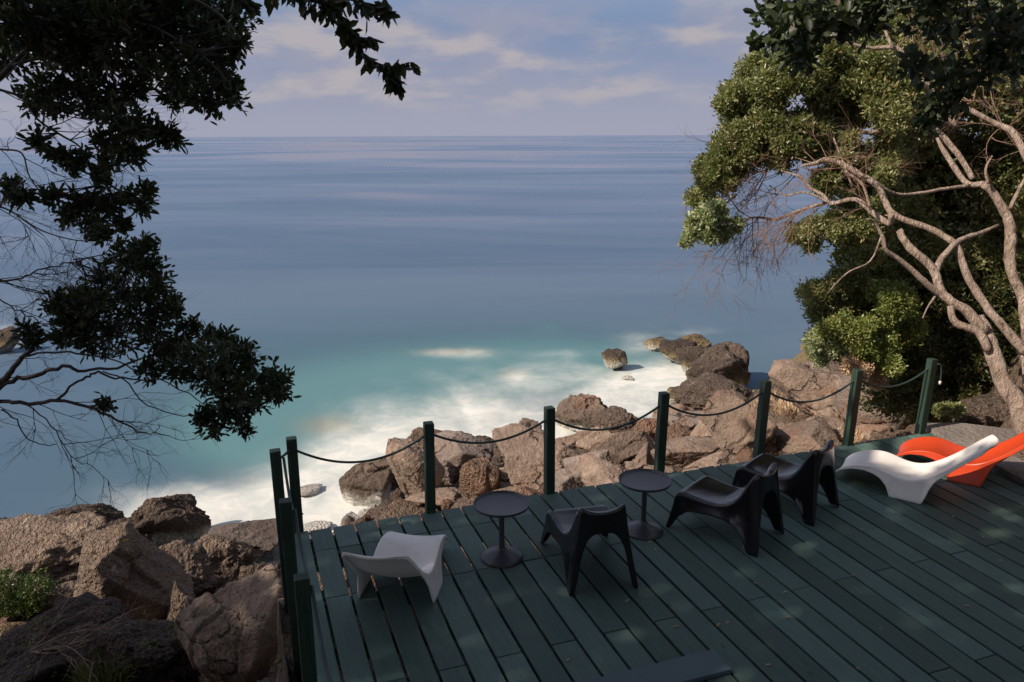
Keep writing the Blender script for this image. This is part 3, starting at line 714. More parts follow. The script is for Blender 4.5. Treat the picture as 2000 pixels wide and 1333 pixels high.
def make_chair():
    # t, yT, zT, half width, yB, zB, half width at the bottom edge
    tab = [(0, .755, .315, .262, .815, 0, .305), (.05, .74, .338, .258, .77, 0, .302), (.12, .70, .352, .252, .70, .13, .287), (.2, .64, .345, .246, .62, .20, .275), (.34, .50, .332, .238, .43, .225, .262),
           (.46, .38, .336, .232, .30, .228, .262), (.56, .28, .366, .224, .20, .208, .266), (.64, .215, .42, .216, .135, .16, .27), (.72, .17, .49, .208, .085, .08, .275), (.80, .135, .565, .2, .045, 0, .28),
           (.9, .095, .655, .19, .0, 0, .281), (.96, .065, .695, .182, -.03, 0, .281), (1, .03, .70, .178, -.05, 0, .28)]
    T = np.linspace(0, 1, 44); R_ = interp_rows(T, tab)
    k = np.array([.25, .5, .25]); 
    for c in range(6):
        if c in (0, 1, 2): R_[1:-1, c] = np.convolve(R_[:, c], k, 'valid')
    us = np.array([-1, -.93, -.82, -.72, -.6, -.45, -.3, -.15, 0, .15, .3, .45, .6, .72, .82, .93, 1.])
    V = []; F = []; ID = []
    nI, nJ = len(T), len(us)
    for i in range(nI):
        y, z, w = R_[i, 0], R_[i, 1], R_[i, 2]
        for u in us:
            c = 1 - u * u; t = T[i]
            dip = .022 * c * sstep((t) / .2) * (1 - .5 * sstep((t - .6) / .3)) ; crest = .045 * sstep((t - .84) / .16) * (1 - abs(u) ** 2.5)
            edge = -.012 * max(0, (abs(u) - .9) / .1) ** 2
            dy = .03 * c * sstep((t - .55) / .2)
            V.append((u * w, y + (-dy), z - dip - crest + edge))
    idx = lambda i, j: i * nJ + j
    for i in range(nI - 1):
        for j in range(nJ - 1):
            F.append((idx(i, j), idx(i, j + 1), idx(i + 1, j + 1), idx(i + 1, j))); ID.append(0 if T[i] < .52 else 1)
    fb = [(0, 0, .768, .245), (.15, .04, .768, .243), (.45, .13, .775, .215), (.6, .175, .785, .165), (.72, .215, .795, .08), (.82, .25, .80, 0), (1, .305, .815, 0)]
    bb = [(0, 0, .012, .470), (.3, .085, .01, .462), (.45, .125, .005, .425), (.6, .165, -.005, .345), (.72, .2, -.02, .2), (.82, .228, -.04, 0), (1, .28, -.05, 0)]
    def row(key, u): q = interp_rows(abs(u), key); return (math.copysign(q[0], u) if u else 0, q[1], q[2])
    loop = []  # (top index, bottom point, tag)
    for j in range(nJ): loop.append((idx(0, j), row(fb, us[j]), 'f', us[j]))
    for i in range(1, nI): loop.append((idx(i, nJ - 1), (R_[i, 5], R_[i, 3], R_[i, 4]), 'r', T[i]))
    for j in range(nJ - 2, -1, -1): loop.append((idx(nI - 1, j), row(bb, us[j]), 'b', us[j]))
    for i in range(nI - 2, 0, -1): loop.append((idx(i, 0), (-R_[i, 5], R_[i, 3], R_[i, 4]), 'l', T[i]))
    m = 7; L = len(loop); base = len(V)
    for (ti, B, tg_, t) in loop:
        A = np.array(V[ti]); B = np.array(B)
        for s in range(1, m + 1):
            f = s / m; q = A + (B - A) * f
            # flare: the skirt drops steeply under the rim, then kicks outwards
            q[:2] = A[:2] + (B[:2] - A[:2]) * (f ** 1.25)
            V.append(tuple(q))
    for a in range(L):
        b = (a + 1) % L
        for s in range(m):
            v = lambda q, s: loop[q][0] if s == 0 else base + q * m + s - 1
            F.append((v(a, s), v(b, s), v(b, s + 1), v(a, s + 1)))
            zc_ = np.mean([V[g][2] for g in F[-1]]); tg_, t = loop[a][2], loop[a][3]
            x = V[v(a, s)][0]
            isleg = (s >= 3) and ((tg_ == 'f' and abs(t) > .55) or (tg_ == 'b' and abs(t) > .5) or (tg_ in 'rl' and (t < .17 or t > .62)))
            if isleg and zc_ < .33:
                back = tg_ == 'b' or (tg_ in 'rl' and t > .5)
                ID.append(2 + (2 if back else 0) + (1 if x > 0 else 0))
            else: ID.append(1 if (tg_ == 'b' or (tg_ in 'rl' and t > .56)) else 0)
    r = shell_thing('moulded_chair', V, F, ID, ['seat', 'backrest', 'leg', 'leg', 'leg', 'leg'], M_BLACK, .009, 1)
    return r
def place(root, x, y, az): root.location = (x, y, 0); root.rotation_euler = (0, 0, -az)
G_CH = 'glossy black low plastic chairs on the deck'
ch = make_chair(); tag(ch, 'black plastic chair standing alone between the two round tables', 'chair', G_CH); place(ch, 2.475, 4.915, math.radians(8))
c2 = copy_tree(ch); tag(c2, 'black plastic chair next to the second round table, nearer of the angled pair', 'chair', G_CH); place(c2, 4.107, 5.08, math.radians(-29))
c3 = copy_tree(ch); tag(c3, 'black plastic chair beside the white lounger, farther of the angled pair', 'chair', G_CH); place(c3, 4.92, 5.345, math.radians(-26))

def make_lounger(name, m):
    # s along the body (head negative), z of the rim, half width
    prof = [(-.53, .705, .225), (-.495, .69, .235), (-.38, .59, .24), (-.275, .483, .245), (-.17, .38, .25), (-.05, .287, .252), (.05, .228, .254), (.14, .205, .255), (.24, .208, .255), (.34, .238, .254), (.44, .262, .25),
            (.54, .255, .246), (.66, .222, .24), (.76, .165, .236), (.81, .115, .233), (.825, .085, .232)]
    und = [(-.53, .69), (-.495, .662), (-.38, .555), (-.275, .443), (-.17, .33), (-.09, .25), (-.045, .15), (-.02, .06), (0, 0), (.27, 0), (.285, .05), (.31, .10), (.37, .16), (.44, .19), (.54, .203), (.66, .185), (.76, .14), (.81, .10), (.825, .06)]
    P_ = np.array(prof); U_ = np.array(und)
    S = np.unique(np.round(np.concatenate([np.linspace(-.53, .825, 60), [-.045, -.02, 0, .27, .285, .31]]), 4))
    S0 = np.linspace(-.53, .825, 240); Z0 = np.interp(S0, P_[:, 0], P_[:, 1]); Wd = np.interp(S, P_[:, 0], P_[:, 2]); Zb = np.interp(S, U_[:, 0], U_[:, 1])
    for _ in range(90): Z0[1:-1] = np.convolve(Z0, [.25, .5, .25], 'valid')
    Z = np.interp(S, S0, Z0); hd = np.clip((-.45 - S) / .08, 0, 1); Wd = Wd * (1 - .30 * hd ** 2.2); Z = Z - .02 * hd ** 2; Zb = Zb - .012 * sstep((-.2 - S) / .2) * (1 - hd)
    Zb = np.minimum(Zb, Z - .015)
    us = np.array([-1, -.94, -.8, -.6, -.4, -.2, 0, .2, .4, .6, .8, .94, 1.]); nJ = len(us); nI = len(S)
    V = []; F = []; ID = []
    dz = np.gradient(Z, S); 
    for i in range(nI):
        nrm = np.array([-dz[i], 1]) / math.hypot(dz[i], 1); rnd = .5 * (S[i] < -.52)
        for u in us:
            cup = -.042 * (1 - u * u) * (0.6 + .4 * math.exp(-((S[i] - .12) / .3) ** 2)); edge = -.006 * max(0, (abs(u) - .9) / .1)
            endr = (abs(u) ** 3) * (.05 if S[i] < -.43 else 0) * (-.43 - S[i]) / .1
            V.append((u * Wd[i], S[i] + nrm[0] * (cup + edge) + endr * .9, Z[i] + nrm[1] * (cup + edge) - endr * .7))
    for i in range(nI - 1):
        for j in range(nJ - 1):
            a = i * nJ + j; F.append((a, a + 1, a + nJ + 1, a + nJ)); ID.append(0)
    m_ = 6
    for side_, j in ((1, nJ - 1), (-1, 0)):
        base = len(V)
        for i in range(nI):
            A = np.array(V[i * nJ + j]); zb = Zb[i] - (Z[i] - A[2]); drop = A[2] - max(zb, 0 if zb > -.02 else zb)
            xb = side_ * (Wd[i] + .045 * sstep(drop / .2))
            for s in range(1, m_ + 1):
                f = s / m_; V.append((A[0] + (xb - A[0]) * f ** 1.6, A[1], A[2] + (max(zb, 0) - A[2]) * f))
        for i in range(nI - 1):
            for s in range(m_):
                v = lambda q, s: q * nJ + j if s == 0 else base + q * m_ + s - 1
                F.append((v(i, s), v(i + 1, s), v(i + 1, s + 1), v(i, s + 1)))
                ID.append((1 if side_ > 0 else 2) if (-.1 < S[i] < .36) else 0)
    # short lips at head and foot
    for i, dvec in ((0, (0, .012, -.03)), (nI - 1, (0, -.01, -.03))):
        base = len(V)
        for j in range(nJ): V.append(tuple(np.array(V[i * nJ + j]) + dvec))
        for j in range(nJ - 1): F.append((i * nJ + j, i * nJ + j + 1, base + j + 1, base + j)); ID.append(0)
    return shell_thing(name, V, F, ID, ['seat_shell', 'side_panel', 'side_panel'], m, .014, 1)
lo = make_lounger('lounger', M_WHITE)
G_L = 'white wave shaped moulded loungers'
tag(lo, 'white wave shaped lounger seen from behind, alone near the deck corner', 'lounger', G_L)
def place_l(o, ax, ay, dx, dy, off):   # (ax, ay): ledge start under the visible flank; direction towards the foot
    az = math.atan2(dx, dy); o.rotation_euler = (0, 0, -az)
    o.location = (ax + math.cos(az) * off, ay - math.sin(az) * off, 0)
place_l(lo, 1.20, 5.18, .453, .891, -.285)
l2 = copy_tree(lo); tag(l2, 'white wave shaped lounger lying in front of the orange one', 'lounger', G_L)
place_l(l2, 5.95, 5.215, -.56, .83, .285)
l3 = make_lounger('lounger', M_ORANGE); tag(l3, 'bright orange wave shaped lounger beside the concrete slab', 'lounger')
place_l(l3, 6.80, 5.305, -.58, .815, .285)

def make_table():
    t = empty('side_table')
    mb = MB(); mb.lathe([(0, .468), (.215, .468), (.226, .474), (.231, .494), (.229, .497), (.225, .494), (.219, .479), (.205, .476), (0, .476)], 56); mb.build('tray_top', M_TABLE, t)
    mb = MB(); mb.lathe([(.0, .468), (.05, .467), (.024, .452), (.0225, .43), (.0225, .12), (.026, .095)], 28); mb.build('stem', M_TABLE, t)
    mb = MB(); mb.lathe([(.026, .10), (.032, .085), (.06, .068), (.11, .048), (.155, .028), (.176, .014), (.178, .004), (.174, 0), (0, 0)], 56); mb.build('base', M_TABLE, t)
    return t
ta = make_table(); ta.location = (1.90, 5.64, 0); tag(ta, 'round dark grey tray table between the white lounger and a chair', 'table', 'round pedestal tray tables')
tb = copy_tree(ta); tb.location = (3.225, 5.645, 0); tag(tb, 'round dark grey tray table between two black chairs', 'table', 'round pedestal tray tables')

def leaf_litter():
    rs = random.Random(9)
    spots = [onz(*q, 0)[:2] for q in [(1475, 1140), (1533, 1158), (1403, 1222), (1420, 1218), (1540, 1207), (1630, 1090), (1665, 1125), (1890, 1185), (1675, 1307), (1955, 1096), (1870, 1332), (1280, 1075),
             (1225, 1175), (1272, 993), (1452, 1070), (1515, 1028), (1640, 1027), (1683, 1035), (905, 1205), (1778, 1080), (1920, 1050), (1270, 1060), (1862, 1010), (1320, 1225), (1500, 1300), (1155, 1085), (1110, 1290), (1720, 1230)]]
    src = None
    for i, (x, y) in enumerate(spots):
        if src is None:
            a = np.linspace(0, 2 * PI, 10, endpoint=False); v = [(0, 0, .006)] + [(math.cos(t) * .026, math.sin(t) * .009 * (1 + .3 * math.cos(t)), .003 + .006 * abs(math.sin(t)) + .003 * math.cos(t)) for t in a]
            src = mesh_obj('fallen_leaf', v, np.array([[0, q, q % 10 + 1] for q in range(1, 11)]), M_FALL); o = src
        else: o = src.copy(); COL.objects.link(o)
        s = rs.uniform(.45, .95); o.location = (x, y, .001); o.rotation_euler = (0, 0, rs.uniform(0, 6.28)); o.scale = (s, s * rs.uniform(.8, 1.3), s)
        tag(o, 'small dry brown leaf fallen on the green deck boards', 'leaf', 'dry leaves scattered over the deck')
leaf_litter()

# ------------------------------------------------------------------ foliage
def leaf_cloud(mb, cen, dirs, L, Wd, rs, simple=False):
    """one leaf per row: base at cen, pointing along dirs"""
    n = len(cen); dirs = dirs / (np.linalg.norm(dirs, axis=1)[:, None] + 1e-9)
    side = np.cross(dirs, rs.normal(size=(n, 3))); side /= np.linalg.norm(side, axis=1)[:, None] + 1e-9
    nr = np.cross(side, dirs); L = L * rs.uniform(.5, 1.25, n)[:, None]; w = Wd * rs.uniform(.75, 1.2, n)[:, None] / 2
    if simple:
        v = np.stack([cen, cen + dirs * L * .5 + side * w + nr * w * .35, cen + dirs * L, cen + dirs * L * .5 - side * w + nr * w * .35], 1)
        i = np.arange(n)[:, None] * 4
        mb.add(v.reshape(-1, 3), np.concatenate([i + [0, 1, 2], i + [0, 2, 3]])); return
    v = np.stack([cen, cen + dirs * L * .3 + side * w * .9 + nr * w * .3, cen + dirs * L * .72 + side * w * .95 + nr * w * .25, cen + dirs * L - nr * w * .3,
                  cen + dirs * L * .72 - side * w * .95 + nr * w * .25, cen + dirs * L * .3 - side * w * .9 + nr * w * .3], 1)
    i = np.arange(n)[:, None] * 6
    mb.add(v.reshape(-1, 3), np.concatenate([i + [0, 1, 2, 3], i + [0, 3, 4, 5]]))
def clump(mb, c, R_, nros, L, Wd, rs, leaves=8, twig=None, flat=.8, simple=True, up=.35, hollow=.45, ctr=None, jit=.3):
    c = np.asarray(c, float)
    d = rs.normal(size=(nros, 3)); d /= np.linalg.norm(d, axis=1)[:, None]
    rad = R_ * (hollow + (1.08 - hollow) * rs.rand(nros) ** .45) * (1 + .55 * gnoise(d * 2.1 + c * 3) + .25 * gnoise(d * 5 + c * 5))
    pos = c + d * rad[:, None] * np.array([1, 1, flat])
    ax = d + np.array([0, 0, up]) + rs.normal(size=(nros, 3)) * .3; ax /= np.linalg.norm(ax, axis=1)[:, None]
    cen = np.repeat(pos, leaves, 0); a = np.repeat(ax, leaves, 0)
    sp = rs.normal(size=a.shape); sp -= a * (sp * a).sum(1)[:, None]; sp /= np.linalg.norm(sp, axis=1)[:, None]
    el = rs.uniform(.25, 1.25, len(a))[:, None]
    cen = cen + rs.normal(size=cen.shape) * L * jit
    leaf_cloud(mb, cen + a * rs.uniform(-.9, .2, len(a))[:, None] * L * .8, a * np.cos(el) + sp * np.sin(el), L, Wd, rs, simple)
    if twig is not None:
        t0 = c if ctr is None else ctr
        for k in rs.permutation(nros)[:max(3, nros // 5)]:
            m1 = t0 * .5 + pos[k] * .5 + rs.normal(size=3) * R_ * .12
            twig.tube(catmull([t0 + rs.normal(size=3) * R_ * .1, m1, pos[k]], 2), np.linspace(.006, .0022, 5)[:5] * max(1, R_ * 2), 3, False)
def path(px_pts, zc, sub=4):
    """pixel polyline with radii in pixels -> points and radii in metres"""
    n = len(px_pts); zs = np.linspace(zc[0], zc[1], n) if isinstance(zc, tuple) else np.full(n, zc)
    q = np.array([[*P(a[0], a[1], z), a[2] / 2 * z / FPX] for a, z in zip(px_pts, zs)]); q = catmull(q, sub)
    return q[:, :3], np.maximum(q[:, 3], .0015)
def limb(mb, pts, zc, n=10, wob=.0, rs=None):
    p, r = path(pts, zc)
    if rs is not None: p[1:-1] += rs.normal(size=p[1:-1].shape) * r[1:-1, None] * .05; r = r * .88 * rs.uniform(.94, 1.07, len(r))
    mb.tube(p, r, n)
    return p
def twigs(mb, starts, rs, n, L, dirn, spread=.6, r0=.006, gen=3, droop=0.0, zflat=None):
    """branching bare twigs"""
    def grow(p, d, L, r, g):
        k = 6; pts = [p]
        for i in range(k):
            d = d + rs.normal(size=3) * .16 + np.array([0, 0, droop]); d /= np.linalg.norm(d); pts.append(pts[-1] + d * L / k)
        mb.tube(np.array(pts), np.linspace(r, r * .45, k + 1), 4 if g > 1 else 3, False)
        if g > 0:
            for c in range(3):
                q = pts[rs.randint(2, k + 1)]; nd = d + rs.normal(size=3) * spread; grow(q, nd / np.linalg.norm(nd), L * rs.uniform(.45, .75), r * .6, g - 1)
    for i in range(n):
        s = starts[rs.randint(len(starts))]; d = np.asarray(dirn, float) + rs.normal(size=3) * spread; grow(s, d / np.linalg.norm(d), L * rs.uniform(.6, 1.2), r0, gen)

def ragged(cl, rs, n=7, k=.42):
    out = []
    for (x, y, r) in cl:
        for i in range(n):
            a = rs.uniform(0, 2 * PI); q = r * rs.uniform(.15, .85); out.append((x + q * math.cos(a), y + q * math.sin(a) * .9, r * k * rs.uniform(.65, 1.25)))
    return out
# ---- trees beyond the end of the deck
rs = np.random.RandomState(21)
ZT = 9.0
def tree(name, label, limbs, clumps, leafmat, rsd, L=.062, Wd=.024, extra=None, dens=1.0, barkm=None):
    root = empty(name, tuple(limbs[0][0])); off = np.array(limbs[0][0]); tag(root, label, 'tree')
    return root, off
def rel(mb, off):
    mb.v = [v - off for v in mb.v]; return mb

def pale_tree():
    base = P(1999, 835, 8.6); root = empty('pale_trunk_tree', tuple(base)); tag(root, 'twisted pale barked tree leaning seaward over the concrete slab, its crown reaching over the water', 'tree')
    mb = MB()
    limb(mb, [(2010, 852, 50), (1990, 795, 42), (1958, 742, 35), (1940, 690, 33), (1926, 650, 30), (1908, 620, 28)], (8.55, 8.9), 16, rs=rs)
    rel(mb, base).build('trunk', M_BARK, root)
    limbs = [
        ([(1926, 650, 26), (1885, 605, 22), (1856, 588, 20), (1835, 562, 19), (1826, 533, 18), (1810, 512, 19), (1781, 488, 18), (1765, 468, 16), (1756, 450, 15)], (8.8, 9.0)),
        ([(1850, 585, 17), (1810, 555, 14), (1784, 530, 12), (1752, 504, 10), (1730, 488, 9), (1723, 460, 8), (1705, 432, 6), (1693, 429, 5)], (8.9, 8.6)),
        ([(1930, 685, 18), (1914, 652, 18), (1892, 641, 17), (1871, 634, 16), (1860, 620, 15), (1856, 598, 14)], (8.7, 8.8)),
        ([(1828, 530, 17), (1835, 512, 15), (1856, 486, 13), (1878, 468, 12), (1918, 454, 9), (1950, 440, 6)], (8.9, 9.5)),
        ([(2004, 690, 24), (1968, 648, 19), (1939, 616, 18), (1914, 580, 18), (1892, 544, 17), (1878, 508, 16), (1867, 479, 15), (1838, 458, 14), (1806, 443, 14), (1766, 430, 14), (1741, 415, 14), (1729, 394, 14), (1714, 363, 14),
          (1682, 343, 13), (1651, 324, 12), (1616, 312, 11), (1589, 320, 9), (1565, 324, 6)], (8.9, 9.8)),
        ([(1741, 417, 13), (1737, 437, 13), (1706, 417, 12), (1671, 390, 11), (1624, 398, 9), (1608, 382, 8), (1581, 367, 7), (1565, 347, 5), (1526, 334, 4)], (9.2, 10.2)),
        ([(1620, 396, 6), (1573, 376, 5), (1534, 382, 4), (1503, 363, 3)], (9.7, 10.4)),
        ([(1700, 410, 7), (1692, 380, 6), (1680, 355, 5), (1650, 335, 4)], (9.3, 9.6)),
        ([(1722, 462, 5), (1700, 510, 4), (1660, 530, 3.5), (1635, 552, 3), (1615, 575, 2)], (8.7, 9.2)),
        ([(1826, 580, 6), (1812, 600, 4), (1802, 622, 3)], (8.8, 8.7)),
        ([(1665, 365, 5), (1640, 300, 4), (1628, 270, 3)], (9.6, 9.7)),
        ([(1620, 394, 9), (1560, 412, 7), (1520, 428, 6), (1480, 425, 5), (1440, 430, 3)], (9.8, 10.9)),
        ([(1900, 350, 12), (1870, 300, 13), (1820, 250, 14), (1760, 230, 12), (1700, 260, 9), (1620, 240, 7), (1540, 220, 5), (1480, 200, 4)], (9.6, 10.6)),
    ]
    pts_all = []
    for L_, z in limbs:
        mb = MB(); p = limb(mb, L_, z, 10 if L_[0][2] > 10 else 6, rs=rs); rel(mb, base).build('branch', M_BARK, root); pts_all.append(p)
    tw = MB()
    twigs(tw, pts_all[11], rs, 26, .75, -RT * .6 - UP * .75, .35, .007, 3)
    twigs(tw, [P(x, y, 10.4) for x, y in [(1560, 330), (1500, 330), (1470, 300), (1520, 380), (1580, 400), (1440, 380)]], rs, 34, .6, -RT * .8 - UP * .5, .45, .006, 3)
    twigs(tw, np.concatenate([pts_all[4][-20:], pts_all[5][-15:], pts_all[7]]), rs, 22, .5, -RT * .3 + UP * .8, .5, .006, 2)
    cl = [(1475, 165, 50), (1440, 205, 42), (1505, 135, 48), (1530, 185, 42), (1470, 240, 48), (1432, 245, 34), (1518, 240, 36), (1505, 290, 42), (1420, 305, 42), (1455, 290, 40), (1395, 340, 38), (1382, 385, 30), (1420, 345, 30),
          (1560, 150, 38), (1545, 275, 36), (1585, 300, 34), (1600, 160, 56), (1640, 120, 60), (1640, 200, 62), (1700, 150, 70), (1700, 240, 66), (1630, 270, 48), (1760, 200, 70), (1660, 320, 42), (1720, 310, 50), (1580, 240, 40), (1625, 345, 36), (1620, 440, 30), (1650, 465, 36), (1570, 450, 22), (1585, 470, 14),
          (1690, 420, 40), (1700, 480, 46)]
    lf = MB()
    for (x, y, r) in ragged(cl, rs):
        z = 10.6 + rs.uniform(-.6, .6) - (x - 1500) * .0012; R_ = r * z / FPX; clump(lf, P(x, y, z), R_, int(60 + 1150 * R_ ** 1.5), .062, .024, rs, 9, tw, .9, jit=.55)
    pl = MB()
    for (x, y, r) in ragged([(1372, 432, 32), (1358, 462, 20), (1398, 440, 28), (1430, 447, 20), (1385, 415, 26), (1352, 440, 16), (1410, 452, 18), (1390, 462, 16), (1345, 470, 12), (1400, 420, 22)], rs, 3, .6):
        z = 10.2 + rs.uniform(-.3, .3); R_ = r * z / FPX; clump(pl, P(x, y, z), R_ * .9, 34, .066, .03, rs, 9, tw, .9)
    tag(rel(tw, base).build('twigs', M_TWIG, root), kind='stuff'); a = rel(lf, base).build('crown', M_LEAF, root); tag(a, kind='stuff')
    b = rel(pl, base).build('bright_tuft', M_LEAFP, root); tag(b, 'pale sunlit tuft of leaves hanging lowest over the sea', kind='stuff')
pale_tree()

def back_tree():
    base = P(2030, 700, 9.6); root = empty('upright_trunk_tree', tuple(base)); tag(root, 'taller tree with an upright pale trunk behind the leaning one, dark leafy crown', 'tree')
    mb = MB(); limb(mb, [(2018, 850, 30), (2010, 720, 28), (2004, 620, 26), (1994, 573, 22), (1980, 544, 20), (1972, 508, 24), (1974, 472, 23), (1972, 436, 22), (1963, 414, 20), (1940, 378, 18), (1920, 359, 17)], 9.5, 14, rs=rs); rel(mb, base).build('trunk', M_BARK, root)
    for L_, z in [([(1922, 360, 14), (1889, 359, 13), (1862, 324, 12), (1842, 293, 10), (1830, 270, 6)], (9.5, 9.7)), ([(1893, 363, 8), (1846, 369, 8), (1807, 376, 7), (1760, 380, 6), (1729, 369, 5), (1710, 355, 3)], (9.5, 9.2)),
                  ([(1973, 408, 9), (1988, 375, 8), (2005, 345, 7)], 9.4), ([(2010, 320, 16), (1979, 261, 14), (1944, 242, 12), (1885, 211, 10), (1827, 183, 7)], (9.3, 9.6)), ([(1930, 360, 6), (1925, 330, 5), (1938, 305, 4)], 9.4),
                  ([(1800, 155, 13), (1780, 144, 12), (1768, 117, 12), (1749, 94, 11), (1706, 94, 8), (1663, 86, 6), (1620, 68, 5)], (9.3, 9.6)), ([(2010, 560, 18), (2030, 500, 18), (2050, 400, 16)], 9.3), ([(1870, 250, 12), (1830, 190, 12), (1800, 155, 12)], 9.4), ([(1745, 96, 8), (1730, 60, 6), (1735, 20, 4)], 9.4)]:
        mb = MB(); p = limb(mb, L_, z, 9, rs=rs); rel(mb, base).build('branch', M_BARK, root)
    lf = MB(); tw = MB()
    for (x, y, r) in [(1690, 60, 70), (1780, 70, 90), (1880, 60, 100), (1980, 80, 100), (1820, 170, 80), (1920, 170, 90), (1990, 200, 80), (1850, 270, 90), (1960, 330, 90), (1780, 310, 70), (1850, 400, 80), (1760, 420, 60), (1940, 440, 80), (1800, 500, 60), (1890, 510, 70), (1600, 40, 50), (1560, 90, 40),
                      (1980, 540, 70), (2040, 300, 90), (2040, 150, 90), (1730, 500, 50), (1780, 230, 60), (1760, 150, 60), (1700, 370, 50)]:
        z = 11.4 + rs.uniform(-.4, .8); R_ = r * z / FPX; clump(lf, P(x, y, z), R_, int(120 + 800 * R_ ** 1.6), .08, .036, rs, 9, tw, .9)
    twigs(tw, [P(x, y, 10.4) for x, y in [(1900, 100), (1800, 60), (1900, 200), (1960, 250), (1700, 250), (1800, 330), (1850, 180)]], rs, 30, .8, -RT * .6 + UP * .4, .6, .009, 3)
    tag(rel(tw, base).build('twigs', M_TWIG, root), kind='stuff'); tag(rel(lf, base).build('crown', M_LEAF, root), kind='stuff')
back_tree()

def bushes():
    G = 'coastal bushes on the bank'
    sets = [
        ('coastal_bush', 'dark green bush hanging down the bank above the pale tuft', M_LEAF, [(1660, 530, 52), (1700, 560, 60), (1640, 570, 46), (1605, 590, 34), (1590, 575, 22), (1680, 610, 52), (1630, 625, 36), (1740, 600, 55), (1770, 560, 60)], 11.3, .06),
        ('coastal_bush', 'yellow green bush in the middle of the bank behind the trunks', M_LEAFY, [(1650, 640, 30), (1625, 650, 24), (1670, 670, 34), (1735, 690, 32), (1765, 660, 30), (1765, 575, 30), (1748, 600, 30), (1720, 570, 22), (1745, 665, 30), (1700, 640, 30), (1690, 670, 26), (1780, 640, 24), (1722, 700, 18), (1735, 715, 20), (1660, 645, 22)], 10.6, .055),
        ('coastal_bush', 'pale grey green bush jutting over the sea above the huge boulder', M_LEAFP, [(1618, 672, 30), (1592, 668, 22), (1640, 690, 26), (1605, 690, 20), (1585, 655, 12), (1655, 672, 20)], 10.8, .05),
        ('coastal_bush', 'reddish brown dry bush just above the fractured rock', M_DRY, [(1670, 700, 26), (1690, 720, 22), (1720, 745, 16), (1700, 690, 26), (1660, 715, 16)], 10.7, .045),
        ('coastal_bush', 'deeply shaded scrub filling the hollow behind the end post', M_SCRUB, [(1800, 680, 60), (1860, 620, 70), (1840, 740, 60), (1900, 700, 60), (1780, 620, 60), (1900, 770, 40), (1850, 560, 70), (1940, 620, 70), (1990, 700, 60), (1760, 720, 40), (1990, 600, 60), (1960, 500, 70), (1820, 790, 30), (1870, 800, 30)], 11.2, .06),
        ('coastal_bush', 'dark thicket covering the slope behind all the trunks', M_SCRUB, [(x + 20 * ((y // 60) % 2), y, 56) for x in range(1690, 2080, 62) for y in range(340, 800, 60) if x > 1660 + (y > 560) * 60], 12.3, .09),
        ('coastal_bush', 'small green herb growing at the foot of the bank by the slab', M_LEAF, [(1850, 798, 12), (1868, 802, 9), (1836, 802, 8)], 9.6, .04),
    ]
    for nm, lb, m, cl, z0, L in sets:
        base = P(cl[0][0], cl[0][1] + 40, z0 + .4); root = empty(nm, tuple(base)); tag(root, lb, 'bush', G)
        lf = MB(); tw = MB()
        for (x, y, r) in (ragged(cl, rs, 4, .52) if z0 < 12 else cl):
            z = z0 + rs.uniform(-.3, .45); R_ = r * z / FPX; clump(lf, P(x, y, z), R_, int(60 + 1100 * R_ ** 1.5), L, L * .40, rs, 9, tw, .9, jit=.55)
        tag(rel(lf, base).build('foliage', m, root), kind='stuff'); tag(rel(tw, base).build('twigs', M_TWIG, root), kind='stuff')
bushes()

